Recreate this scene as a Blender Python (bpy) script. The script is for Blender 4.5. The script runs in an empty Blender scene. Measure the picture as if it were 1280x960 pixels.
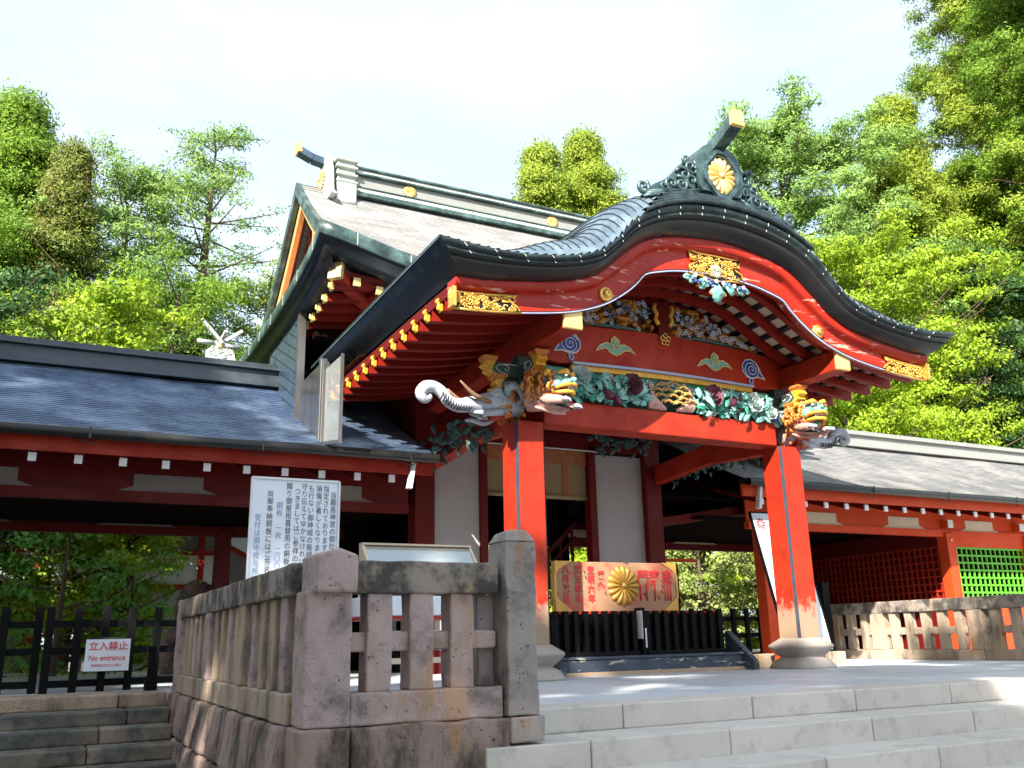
import bpy, math, random
import numpy as np
from mathutils import Vector
random.seed(7); rng = np.random.default_rng(11)
sc = bpy.context.scene
COL = sc.collection
rad = math.radians

# ------------------------------------------------------------------ camera
F, YAW, PIT, ROLL, CH = 1125.63, 27.158, 15.783, -1.271, 0.5
cam_d = bpy.data.cameras.new('camera'); cam = bpy.data.objects.new('camera', cam_d); COL.objects.link(cam)
cam_d.sensor_width = 36; cam_d.lens = F / 1280 * 36; cam_d.clip_end = 3000; cam_d.clip_start = .05
yw, pt, rl = rad(YAW), rad(PIT), rad(ROLL)
dv = Vector((math.sin(yw)*math.cos(pt), math.cos(yw)*math.cos(pt), math.sin(pt)))
rv = Vector((math.cos(yw), -math.sin(yw), 0)); uv = rv.cross(dv)
r2 = rv*math.cos(rl) + uv*math.sin(rl); u2 = -rv*math.sin(rl) + uv*math.cos(rl)
from mathutils import Matrix
mw = Matrix((r2, u2, -dv)).transposed().to_4x4(); mw.translation = Vector((0, 0, CH))
cam.matrix_world = mw
sc.camera = cam
sc.view_settings.view_transform = 'Standard'; sc.view_settings.look = 'None'
sc.view_settings.exposure = 1.68; sc.view_settings.gamma = 1
sc.view_settings.use_curve_mapping = False

# ------------------------------------------------------------------ sky and sun
SUN_TO = Vector((-1.0, -0.92, 0.93)).normalized()
sun_el = math.asin(SUN_TO.z); sun_az = math.atan2(SUN_TO.x, SUN_TO.y)
w = bpy.data.worlds.new('World'); sc.world = w; w.use_nodes = True
nt = w.node_tree; nt.nodes.clear()
sky = nt.nodes.new('ShaderNodeTexSky'); sky.sky_type = 'NISHITA'; sky.sun_disc = False
sky.sun_elevation = sun_el; sky.sun_rotation = sun_az
sky.air_density = 1.0; sky.dust_density = 2.5; sky.ozone_density = 1.0
bg = nt.nodes.new('ShaderNodeBackground'); bg.inputs[1].default_value = 0.15
tc = nt.nodes.new('ShaderNodeTexCoord'); mp = nt.nodes.new('ShaderNodeMapping'); mp.inputs['Scale'].default_value = (1, 1, 3)
nz = nt.nodes.new('ShaderNodeTexNoise'); nz.inputs['Scale'].default_value = 2.2; nz.inputs['Detail'].default_value = 7; nz.inputs['Roughness'].default_value = .55
cr = nt.nodes.new('ShaderNodeValToRGB'); cr.color_ramp.elements[0].position = .40; cr.color_ramp.elements[1].position = .72
cr.color_ramp.elements[0].color = (.55, .55, .55, 1); cr.color_ramp.elements[1].color = (1, 1, 1, 1)
mx = nt.nodes.new('ShaderNodeMix'); mx.data_type = 'RGBA'; mx.inputs[7].default_value = (2.35, 2.75, 3.05, 1)
out = nt.nodes.new('ShaderNodeOutputWorld')
L = nt.links.new
L(tc.outputs['Generated'], mp.inputs[0]); L(mp.outputs[0], nz.inputs[0]); L(nz.outputs[0], cr.inputs[0])
L(cr.outputs[0], mx.inputs[0]); L(sky.outputs[0], mx.inputs[6]); L(mx.outputs[2], bg.inputs[0]); L(bg.outputs[0], out.inputs[0])
sl = bpy.data.lights.new('sun', 'SUN'); sl.energy = 4.6; sl.angle = rad(.5); sl.color = (1, .93, .82)
so = bpy.data.objects.new('sun', sl); COL.objects.link(so); so.location = (-20, -20, 30)
so.rotation_euler = (-SUN_TO).to_track_quat('-Z', 'Y').to_euler()

# ------------------------------------------------------------------ mesh helper
class M:
    def __init__(s): s.v = []; s.f = []; s.mi = []; s.sm = []; s.k = 0; s.smooth = False
    def add(s, vs, fs, sm=None):
        b = len(s.v); s.v.extend([tuple(p) for p in vs])
        for f in fs:
            s.f.append(tuple(b+i for i in f)); s.mi.append(s.k); s.sm.append(s.smooth if sm is None else sm)
        return s
    def box(s, x0, x1, y0, y1, z0, z1):
        return s.add([(x0,y0,z0),(x1,y0,z0),(x1,y1,z0),(x0,y1,z0),(x0,y0,z1),(x1,y0,z1),(x1,y1,z1),(x0,y1,z1)],
              [(0,3,2,1),(4,5,6,7),(0,1,5,4),(1,2,6,5),(2,3,7,6),(3,0,4,7)], False)
    def frame(s, p, q, up=(0,0,1)):
        p = Vector(p); q = Vector(q); d = (q-p).normalized(); u = Vector(up); r = d.cross(u)
        if r.length < 1e-4: r = d.cross(Vector((1,0,0)))
        r.normalize(); u = r.cross(d); return p, q, d, r, u
    def bar(s, p, q, w, h, up=(0,0,1)):
        p, q, d, r, u = s.frame(p, q, up); a = r*w/2; b = u*h/2
        return s.add([p-a-b,p+a-b,p+a+b,p-a+b,q-a-b,q+a-b,q+a+b,q-a+b],
              [(0,1,2,3),(7,6,5,4),(0,4,5,1),(1,5,6,2),(2,6,7,3),(3,7,4,0)], False)
    def tube(s, pts, rs, n=8, flat=1.0, up=(0,0,1), curve=0):
        pts = [Vector(p) for p in pts]; N = len(pts)
        if not hasattr(rs, '__len__'): rs = [rs]*N
        if curve and N > 2:      # Catmull-Rom through the points
            Q = []; R2 = []; E = [pts[0]]+pts+[pts[-1]]; ER = [rs[0]]+list(rs)+[rs[-1]]
            for i in range(1, N):
                for q in range(curve):
                    t = q/curve; A_, B_, C_, D_ = E[i-1], E[i], E[i+1], E[i+2]
                    Q.append(.5*((2*B_)+(-A_+C_)*t+(2*A_-5*B_+4*C_-D_)*t*t+(-A_+3*B_-3*C_+D_)*t**3)); R2.append(ER[i]*(1-t)+ER[i+1]*t)
            Q.append(pts[-1]); R2.append(rs[-1]); pts, rs, N = Q, R2, len(Q)
        vs = []; fs = []; pr = None
        for i, p in enumerate(pts):
            t = (pts[min(i+1,N-1)] - pts[max(i-1,0)]).normalized()
            if pr is None:
                pr = t.cross(Vector(up));
                if pr.length < 1e-3: pr = t.cross(Vector((1,.1,0)))
            pr = (pr - t*pr.dot(t)).normalized(); b = t.cross(pr)
            for k in range(n):
                a = 2*math.pi*k/n; vs.append(p + pr*math.cos(a)*rs[i] + b*math.sin(a)*rs[i]*flat)
        for i in range(N-1):
            for k in range(n):
                k2 = (k+1) % n; fs.append((i*n+k, i*n+k2, (i+1)*n+k2, (i+1)*n+k))
        fs.append(tuple(range(n))[::-1]); fs.append(tuple((N-1)*n+k for k in range(n)))
        return s.add(vs, fs, True)
    def prism(s, poly, fn, a, b, sm=False):
        """poly: 2D points; fn(u, v, w) -> point; extruded from w=a to w=b"""
        n = len(poly); vs = [fn(u, v, a) for u, v in poly] + [fn(u, v, b) for u, v in poly]
        fs = [tuple(range(n))[::-1], tuple(range(n, 2*n))] + [(i, (i+1) % n, n+(i+1) % n, n+i) for i in range(n)]
        return s.add(vs, fs, sm)
    def xz(s, poly, y0, y1, sm=False): return s.prism(poly, lambda u, v, t: (u, t, v), y0, y1, sm)
    def yz(s, poly, x0, x1, sm=False): return s.prism(poly, lambda u, v, t: (t, u, v), x0, x1, sm)
    def xy(s, poly, z0, z1, sm=False): return s.prism(poly, lambda u, v, t: (u, v, t), z0, z1, sm)
    def ball(s, c, r, n=10, m=7, ax=None):
        if not hasattr(r, '__len__'): r = (r, r, r)
        c = Vector(c); vs = []; fs = []
        for j in range(1, m):
            a = math.pi*j/m
            for k in range(n):
                b = 2*math.pi*k/n; q = Vector((r[0]*math.sin(a)*math.cos(b), r[1]*math.sin(a)*math.sin(b), r[2]*math.cos(a)))
                vs.append(c + (ax @ q if ax else q))
        q = Vector((0,0,r[2])); q = ax @ q if ax else q
        vs += [c+q, c-q]; T = len(vs)-2
        for j in range(m-2):
            for k in range(n): fs.append((j*n+k, (j+1)*n+k, (j+1)*n+(k+1) % n, j*n+(k+1) % n))
        for k in range(n): fs.append((T, k, (k+1) % n)); fs.append((T+1, (m-2)*n+(k+1) % n, (m-2)*n+k))
        return s.add(vs, fs, True)
    def lathe(s, prof, c, n=16, sm=True, square=False):
        vs = []; fs = []; N = len(prof); c = Vector(c)
        for r, z in prof:
            for k in range(n):
                a = 2*math.pi*(k+.5)/n
                if square:
                    ca, sa = math.cos(a), math.sin(a); q = 1/max(abs(ca), abs(sa)); q = 1 + (q-1)*.75
                else: q = 1; ca, sa = math.cos(a), math.sin(a)
                vs.append(c + Vector((r*q*ca, r*q*sa, z)))
        for i in range(N-1):
            for k in range(n): fs.append((i*n+k, i*n+(k+1) % n, (i+1)*n+(k+1) % n, (i+1)*n+k))
        fs.append(tuple(range(n))[::-1]); fs.append(tuple((N-1)*n+k for k in range(n)))
        return s.add(vs, fs, sm)
    def sheet(s, P, sm=True, mats=None, closeu=False):
        """P[i][j] points; quads. mats: list per j strip"""
        ni = len(P); nj = len(P[0]); b = len(s.v)
        for row in P: s.v.extend([tuple(p) for p in row])
        for i in range(ni-1):
            for j in range(nj-1):
                s.f.append((b+i*nj+j, b+(i+1)*nj+j, b+(i+1)*nj+j+1, b+i*nj+j+1))
                s.mi.append(mats[j] if mats else s.k); s.sm.append(sm)
        return s
    def build(s, name, mats, parent=None, origin=None, bevel=0, solid=0):
        o = new_obj(name, parent)
        if parent is None: o.location = origin or (0,0,0); o['_o'] = tuple(origin or (0,0,0))
        org = Vector(world_origin(o))
        me = o.data
        me.from_pydata([tuple(Vector(p)-org) for p in s.v], [], s.f)
        if not isinstance(mats, (list, tuple)): mats = [mats]
        for m in mats: me.materials.append(MAT[m] if isinstance(m, str) else m)
        me.polygons.foreach_set('material_index', s.mi); me.polygons.foreach_set('use_smooth', s.sm)
        me.validate(); me.update()
        if solid:
            md = o.modifiers.new('solid', 'SOLIDIFY'); md.thickness = solid; md.offset = 0
        if bevel:
            md = o.modifiers.new('bevel', 'BEVEL'); md.width = bevel; md.segments = 2; md.limit_method = 'ANGLE'; md.angle_limit = rad(40)
        return o

ORG = {}
def new_obj(name, parent=None, data=True):
    o = bpy.data.objects.new(name, bpy.data.meshes.new(name) if data else None); COL.objects.link(o)
    if parent is not None: o.parent = parent
    return o
def world_origin(o):
    while o.parent is not None: o = o.parent
    return tuple(o.location)
def tag(o, label=None, cat=None, group=None, kind=None):
    if label: o['label'] = label
    if cat: o['category'] = cat
    if group: o['group'] = group
    if kind: o['kind'] = kind
    if '_o' in o.keys(): del o['_o']
    return o
def thing(name, label, cat, loc, group=None):
    o = new_obj(name, None, False); o.location = loc; o.empty_display_size = .2
    return tag(o, label, cat, group)
def copy_tree(o, parent=None):
    c = o.copy(); COL.objects.link(c); c.parent = parent
    for ch in list(o.children): copy_tree(ch, c)
    return c

# ------------------------------------------------------------------ materials
MAT = {}
def rgba(c): return (c[0], c[1], c[2], 1)
def pm(name, col, rough=.6, metal=0, col2=None, scale=3, amt=.5, lo=.35, hi=.65, bump=.1, bscale=None, spots=None, spec=.5,
       stretch=(1,1,1), detail=6, dark=None, coat=0, bdist=.02, rvar=.15):
    m = bpy.data.materials.new(name); m.use_nodes = True; n = m.node_tree; b = n.nodes['Principled BSDF']; l = n.links.new
    tc = n.nodes.new('ShaderNodeTexCoord'); mp = n.nodes.new('ShaderNodeMapping'); mp.inputs['Scale'].default_value = stretch
    l(tc.outputs['Object'], mp.inputs[0])
    def noise(s, d=detail, r=.6, src=None):
        x = n.nodes.new('ShaderNodeTexNoise'); x.inputs['Scale'].default_value = s; x.inputs['Detail'].default_value = d; x.inputs['Roughness'].default_value = r
        l((src or mp).outputs[0], x.inputs[0]); return x
    def mixc(fac, a, bb, mode='MIX'):
        x = n.nodes.new('ShaderNodeMix'); x.data_type = 'RGBA'; x.blend_type = mode
        if hasattr(fac, 'links'): l(fac, x.inputs[0])
        else: x.inputs[0].default_value = fac
        for i, q in ((6, a), (7, bb)):
            if hasattr(q, 'links'): l(q, x.inputs[i])
            else: x.inputs[i].default_value = rgba(q)
        return x.outputs[2]
    def ramp(src, a, bb, v0=0, v1=1):
        x = n.nodes.new('ShaderNodeMapRange'); x.inputs[1].default_value = a; x.inputs[2].default_value = bb; x.inputs[3].default_value = v0; x.inputs[4].default_value = v1
        l(src, x.inputs[0]); return x.outputs[0]
    if col2 is None: col2 = tuple(c*.6 for c in col)
    n1 = noise(scale)
    c = mixc(ramp(n1.outputs[0], lo, hi, 0, amt), col, col2)
    if dark:   # (colour, scale, lo, hi, amount)
        nd = noise(dark[1], 8, .7); c = mixc(ramp(nd.outputs[0], dark[2], dark[3], 0, dark[4]), c, dark[0])
    if spots:  # (colour, scale, lo, hi, stretch)
        mp2 = n.nodes.new('ShaderNodeMapping'); mp2.inputs['Scale'].default_value = spots[4] if len(spots) > 4 else (1,1,1)
        mp2.inputs['Location'].default_value = (3.1, 7.7, 1.3); l(tc.outputs['Object'], mp2.inputs[0])
        ns = noise(spots[1], 5, .65, mp2); c = mixc(ramp(ns.outputs[0], spots[2], spots[3]), c, spots[0])
    l(c, b.inputs['Base Color'])
    b.inputs['Metallic'].default_value = metal; b.inputs['Specular IOR Level'].default_value = spec
    b.inputs['Coat Weight'].default_value = coat
    l(ramp(n1.outputs[0], .3, .7, max(.02, rough-rvar), min(1, rough+rvar)), b.inputs['Roughness'])
    if bump:
        bp = n.nodes.new('ShaderNodeBump'); bp.inputs['Strength'].default_value = bump; bp.inputs['Distance'].default_value = bdist
        l(noise(bscale or scale*8, 8, .65).outputs[0], bp.inputs['Height']); l(bp.outputs[0], b.inputs['Normal'])
    MAT[name] = m; return m

pm('red_lacquer', (.40,.033,.012), .5, col2=(.27,.016,.007), scale=2.2, amt=.8, bump=.12, bscale=26, dark=((.17,.012,.007), 5.5, .54, .68, .55), spots=((.56,.10,.05), 5, .66, .78, (1,1,.5)), spec=.22)
pm('red_shaded', (.125,.006,.004), .5, col2=(.085,.005,.004), scale=2.5, bump=.08, bscale=25, spec=.2)  # the red lacquer with shade under eaves put into its colour
pm('red_rafter_shaded', (.24,.012,.005), .5, col2=(.17,.008,.004), scale=2.5, bump=.08, bscale=25, spec=.25)  # same red, part darkened: underside shade painted into the rafters
pm('red_board', (.40,.022,.009), .36, col2=(.26,.012,.006), scale=2.5, bump=.10, bscale=18, coat=.0, spec=.3,
   spots=((.62,.30,.24), 6.5, .60, .64, (.4,1,2.4)))
pm('faded_wood', (.30,.22,.15), .75, col2=(.36,.16,.09), scale=6, bump=.2, bscale=40)
pm('orange_red_lit', (.58,.060,.012), .5, col2=(.48,.04,.010), scale=3, bump=.06, spec=.25)  # sunlit version of the red, the sun painted into the colour
pm('black_copper', (.012,.013,.014), .36, metal=.2, col2=(.030,.028,.026), scale=4, bump=.12, bscale=12)
pm('copper_rim', (.020,.030,.034), .33, metal=.4, col2=(.07,.115,.115), scale=5, amt=.8, lo=.45, hi=.75, bump=.1, spots=((.35,.50,.46), 9, .68, .74, (1,1,3)))
pm('copper_green', (.045,.080,.078), .38, metal=.3, col2=(.15,.25,.23), scale=4, amt=.9, lo=.42, hi=.7, bump=.1, dark=((.02,.03,.03), 2.5, .45, .6, .7))
pm('copper_carved', (.035,.06,.07), .38, metal=.5, col2=(.10,.17,.17), scale=7, amt=.9, bump=.2)
pm('copper_pale', (.42,.47,.43), .45, metal=.2, col2=(.55,.56,.5), scale=5, bump=.1)
pm('ridge_grey', (.30,.30,.28), .5, metal=.2, col2=(.22,.24,.23), scale=3, bump=.1)
pm('gold_dull', (.52,.30,.06), .45, metal=.35, col2=(.52,.30,.06), scale=5, bump=.15, bscale=30)
pm('gold', (.83,.52,.13), .35, metal=.7, col2=(.6,.33,.06), scale=9, bump=.15, bscale=30)
pm('gold_paint', (.80,.42,.045), .45, metal=.1, col2=(.66,.30,.03), scale=6, bump=.15, dark=((.30,.12,.01), 17, .52, .64, .65))
pm('gold_leaf', (.83,.60,.24), .40, metal=.4, col2=(.75,.45,.12), scale=12, bump=.25, bscale=40)
pm('cream_wood', (.62,.50,.36), .6, col2=(.5,.38,.27), scale=3, bump=.05)
pm('plaster', (.40,.37,.365), .8, col2=(.33,.30,.30), scale=1.6, bump=.1, bscale=40)
pm('white_carve', (.44,.47,.53), .6, col2=(.30,.34,.42), scale=7, bump=.3, dark=((.14,.15,.18), 16, .52, .64, .7))
pm('white_paint', (.72,.73,.74), .5, col2=(.66,.66,.66), scale=5, bump=.05)
pm('black_wood', (.0025,.0025,.003), .6, col2=(.006,.006,.008), scale=5, bump=.15, spots=((.14,.14,.16), 16, .72, .78, (1,1,4)), spec=.12)
pm('black_line', (.01,.01,.012), .5, bump=0)
pm('worn_blue_wood', (.035,.05,.075), .5, col2=(.02,.025,.035), scale=6, bump=.3, spots=((.42,.38,.33), 7, .60, .66, (.6,.6,2)))
pm('bare_wood', (.42,.30,.20), .7, col2=(.30,.20,.13), scale=4, bump=.2, stretch=(1,1,6))
pm('board_wood', (.35,.20,.11), .7, col2=(.27,.14,.075), scale=5, bump=.25, spots=((.42,.085,.05), 4.0, .50, .66), dark=((.2,.12,.08), 14, .58, .7, .6))
pm('interior_shade', (.010,.004,.0035), .95, col2=(.007,.003,.003), scale=2, bump=.05, spec=.03, rvar=.04)  # near-black because room shade is put into the colour
pm('frieze_cream_shaded', (.26,.235,.22), .85, col2=(.20,.18,.17), scale=2, bump=.05, spec=.1)  # left wing's cream frieze panels, shade painted into the tone
pm('trim_blue', (.34,.36,.55), .5, col2=(.45,.5,.62), scale=12, bump=0)
pm('blue_paint', (.04,.07,.34), .45, col2=(.02,.03,.16), scale=9, bump=.1)
pm('white_line', (.74,.76,.78), .5, bump=0)
pm('cloud_green', (.14,.33,.25), .5, col2=(.25,.42,.34), scale=7, bump=.1)
pm('sea_green', (.035,.30,.20), .5, col2=(.02,.2,.14), scale=7, bump=.1, dark=((.01,.08,.06), 17, .52, .64, .65))
pm('leaf_teal', (.13,.42,.36), .5, col2=(.28,.55,.50), scale=8, amt=.9, bump=.2, dark=((.03,.13,.11), 14, .5, .62, .7))
pm('leaf_dark', (.03,.075,.065), .5, col2=(.07,.14,.12), scale=8, bump=.2)
pm('pale_petal', (.52,.60,.58), .5, col2=(.36,.47,.46), scale=14, bump=.2, dark=((.16,.22,.22), 17, .52, .64, .65))
pm('purple_petal', (.13,.030,.055), .5, col2=(.22,.07,.10), scale=12, bump=.2, dark=((.03,.008,.015), 17, .52, .64, .65))
pm('orange_carve', (.58,.15,.025), .5, col2=(.62,.28,.05), scale=9, amt=.9, bump=.2, dark=((.25,.05,.01), 17, .52, .64, .65))
pm('ochre_carve', (.50,.21,.03), .5, col2=(.28,.10,.02), scale=9, amt=.9, bump=.2, dark=((.10,.03,.01), 17, .52, .64, .65))
pm('pink_carve', (.60,.36,.30), .5, col2=(.45,.22,.18), scale=9, bump=.2, dark=((.22,.10,.08), 17, .52, .64, .65))
pm('grey_carve', (.40,.44,.48), .5, col2=(.26,.29,.33), scale=9, bump=.2, dark=((.10,.11,.13), 17, .52, .64, .65))
pm('brown_carve', (.28,.15,.08), .5, bump=.2)
pm('slate_blue', (.11,.16,.23), .5, col2=(.05,.08,.12), scale=7, bump=.1)
pm('blind_bamboo', (.30,.21,.11), .7, col2=(.22,.15,.08), scale=1.5, stretch=(1,1,60), bump=.2)
pm('brocade_red', (.30,.06,.03), .7, col2=(.40,.17,.05), scale=26, amt=1, bump=.1)
pm('lime_paint', (.10,.40,.02), .5, col2=(.07,.30,.02), scale=4, bump=.05)
pm('white_cloth', (.72,.76,.80), .7, col2=(.66,.70,.75), scale=2, bump=.1, bscale=5)
pm('ink', (.07,.07,.09), .6, bump=0); pm('ink_blue', (.25,.40,.62), .6, bump=0); pm('ink_red', (.55,.03,.03), .6, bump=0)
pm('ink_pink', (.75,.12,.14), .6, bump=0); pm('ink_purple', (.10,.06,.35), .6, bump=0)
pm('paper_white', (.74,.78,.86), .4, col2=(.68,.72,.80), scale=1.2, bump=0)
pm('granite', (.60,.55,.49), .65, col2=(.50,.455,.40), scale=2.0, bump=.12, bscale=90, dark=((.20,.17,.14), 5, .52, .74, .5))
pm('granite_mossy', (.27,.22,.17), .8, col2=(.10,.12,.11), scale=2.2, amt=.9, bump=.5, bscale=25, dark=((.05,.05,.05), 3.5, .45, .62, .85), spots=((.15,.26,.22), 4, .6, .72))
pm('base_stone', (.36,.32,.285), .65, col2=(.27,.225,.19), scale=4, bump=.2, bscale=60, dark=((.22,.2,.18), 7, .55, .75, .6))
pm('earth', (.16,.13,.09), .95, col2=(.09,.10,.05), scale=.7, bump=.5)
pm('bark', (.10,.065,.045), .9, col2=(.19,.14,.11), scale=9, bump=.8, stretch=(1,1,.15), bdist=.05)

def stone_mat(name, a, b2, streak, rust=None, pits=.9, st=(1,1,1), dk=(.46,.60)):
    """weathered volcanic stone: mottled, pitted, dark rain streaks, rusty patches"""
    pm(name, a, .85, col2=b2, scale=3.2, amt=1, lo=.38, hi=.62, bump=0, spots=(rust or (.36,.18,.09), 3.4, .58, .70, (1,1,.30)),
       dark=(streak, 3.2, dk[0], dk[1], .9), rvar=.1, stretch=st)
    m = MAT[name]; n = m.node_tree; l = n.links.new; b = n.nodes['Principled BSDF']
    tc = n.nodes.new('ShaderNodeTexCoord'); v = n.nodes.new('ShaderNodeTexVoronoi'); v.inputs['Scale'].default_value = 34; v.inputs['Randomness'].default_value = 1.0
    nzz = n.nodes.new('ShaderNodeTexNoise'); nzz.inputs['Scale'].default_value = 22; nzz.inputs['Detail'].default_value = 10; nzz.inputs['Roughness'].default_value = .75
    l(tc.outputs['Object'], v.inputs[0]); l(tc.outputs['Object'], nzz.inputs[0])
    mr = n.nodes.new('ShaderNodeMapRange'); mr.inputs[1].default_value = .0; mr.inputs[2].default_value = .35; l(v.outputs['Distance'], mr.inputs[0])
    pn = n.nodes.new('ShaderNodeTexNoise'); pn.inputs['Scale'].default_value = 14; pn.inputs['Detail'].default_value = 6; l(tc.outputs['Object'], pn.inputs[0])
    pr_ = n.nodes.new('ShaderNodeMapRange'); pr_.inputs[1].default_value = .56; pr_.inputs[2].default_value = .64; l(pn.outputs[0], pr_.inputs[0])
    mxx = n.nodes.new('ShaderNodeMix'); mxx.data_type = 'FLOAT'; l(pr_.outputs[0], mxx.inputs[0]); mxx.inputs[2].default_value = 1; l(mr.outputs[0], mxx.inputs[3])
    ad = n.nodes.new('ShaderNodeMath'); ad.operation = 'ADD'; l(nzz.outputs[0], ad.inputs[0]); l(mxx.outputs[0], ad.inputs[1])
    bp = n.nodes.new('ShaderNodeBump'); bp.inputs['Strength'].default_value = pits; bp.inputs['Distance'].default_value = .018
    l(ad.outputs[0], bp.inputs['Height']); l(bp.outputs[0], b.inputs['Normal'])
    # pits are dark too
    src = b.inputs['Base Color'].links[0].from_socket
    mm = n.nodes.new('ShaderNodeMix'); mm.data_type = 'RGBA'; mm.blend_type = 'MULTIPLY'; mm.inputs[0].default_value = .75
    cb = n.nodes.new('ShaderNodeCombineColor'); [l(mxx.outputs[0], cb.inputs[i]) for i in range(3)]
    l(src, mm.inputs[6]); l(cb.outputs[0], mm.inputs[7]); l(mm.outputs[2], b.inputs['Base Color'])
def island_tint(name, lo=.80, hi=1.12):
    m = MAT[name]; n = m.node_tree; l = n.links.new; b = n.nodes['Principled BSDF']; s_ = b.inputs['Base Color'].links[0].from_socket
    gm = n.nodes.new('ShaderNodeNewGeometry'); mr = n.nodes.new('ShaderNodeMapRange'); mr.inputs[3].default_value = lo; mr.inputs[4].default_value = hi
    l(gm.outputs['Random Per Island'], mr.inputs[0]); vm = n.nodes.new('ShaderNodeVectorMath'); vm.operation = 'SCALE'
    l(s_, vm.inputs[0]); l(mr.outputs[0], vm.inputs['Scale']); l(vm.outputs[0], b.inputs['Base Color'])
island_tint('granite', .86, 1.08); island_tint('granite_mossy', .65, 1.25)
stone_mat('stone_pink', (.48,.36,.335), (.36,.27,.25), (.16,.13,.12), rust=(.40,.25,.16), dk=(.52,.66))
stone_mat('stone_grey', (.34,.295,.27), (.26,.23,.21), (.12,.11,.10), dk=(.50,.66))
stone_mat('stone_rail', (.31,.255,.21), (.17,.15,.13), (.05,.045,.04), rust=(.40,.28,.18), dk=(.46,.58))
stone_mat('stone_base', (.36,.25,.215), (.23,.165,.135), (.06,.05,.04), rust=(.46,.23,.07), pits=1.0, st=(1,1,.4), dk=(.48,.60))
stone_mat('stone_tan', (.44,.34,.25), (.33,.25,.185), (.12,.10,.075), rust=(.44,.23,.08), st=(1,1,.35), dk=(.52,.66))

def shingle(name, a, b2, c3, rough=.38, metal=.3):
    """copper shingles: rows are geometry, vertical joints and plate to plate tint come from brick texture"""
    m = bpy.data.materials.new(name); m.use_nodes = True; n = m.node_tree; l = n.links.new; b = n.nodes['Principled BSDF']
    tc = n.nodes.new('ShaderNodeTexCoord'); mp = n.nodes.new('ShaderNodeMapping'); mp.inputs['Scale'].default_value = (1, 1, 1)
    l(tc.outputs['Object'], mp.inputs[0])
    br = n.nodes.new('ShaderNodeTexBrick'); br.inputs['Scale'].default_value = 1; br.inputs['Mortar Size'].default_value = .006
    br.inputs['Brick Width'].default_value = .42; br.inputs['Row Height'].default_value = .1; br.inputs['Color1'].default_value = rgba(a); br.inputs['Color2'].default_value = rgba(b2)
    br.inputs['Mortar'].default_value = (a[0]*.35, a[1]*.35, a[2]*.35, 1)
    l(mp.outputs[0], br.inputs[0])
    nzz = n.nodes.new('ShaderNodeTexNoise'); nzz.inputs['Scale'].default_value = 1.3; nzz.inputs['Detail'].default_value = 9; nzz.inputs['Roughness'].default_value = .68
    l(tc.outputs['Object'], nzz.inputs[0])
    mr = n.nodes.new('ShaderNodeMapRange'); mr.inputs[1].default_value = .45; mr.inputs[2].default_value = .7; mr.inputs[4].default_value = .75; l(nzz.outputs[0], mr.inputs[0])
    mm = n.nodes.new('ShaderNodeMix'); mm.data_type = 'RGBA'; l(mr.outputs[0], mm.inputs[0]); l(br.outputs[0], mm.inputs[6]); mm.inputs[7].default_value = rgba(c3)
    l(mm.outputs[2], b.inputs['Base Color']); b.inputs['Metallic'].default_value = metal
    m2 = n.nodes.new('ShaderNodeMapRange'); m2.inputs[3].default_value = rough-.1; m2.inputs[4].default_value = rough+.25; l(nzz.outputs[0], m2.inputs[0]); l(m2.outputs[0], b.inputs['Roughness'])
    n3 = n.nodes.new('ShaderNodeTexNoise'); n3.inputs['Scale'].default_value = 7; l(tc.outputs['Object'], n3.inputs[0])
    bp = n.nodes.new('ShaderNodeBump'); bp.inputs['Strength'].default_value = .25; bp.inputs['Distance'].default_value = .03; l(n3.outputs[0], bp.inputs['Height']); l(bp.outputs[0], b.inputs['Normal'])
    MAT[name] = m
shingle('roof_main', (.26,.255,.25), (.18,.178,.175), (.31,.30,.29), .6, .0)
shingle('roof_wing_shaded', (.135,.20,.34), (.09,.145,.27), (.27,.36,.48), .34, .55)  # same copper as the other roofs; shade and blue sky sheen painted in
shingle('roof_wing_sunlit', (.27,.27,.27), (.19,.19,.205), (.35,.335,.32), .5, .15)  # sunlit copy of the wing copper
pm('roof_porch', (.10,.15,.20), .42, metal=.4, col2=(.19,.26,.31), scale=2.2, amt=.9, bump=.12, bscale=9, dark=((.05,.07,.09), 5, .5, .62, .5))
island_tint('roof_porch', .8, 1.15)

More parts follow.
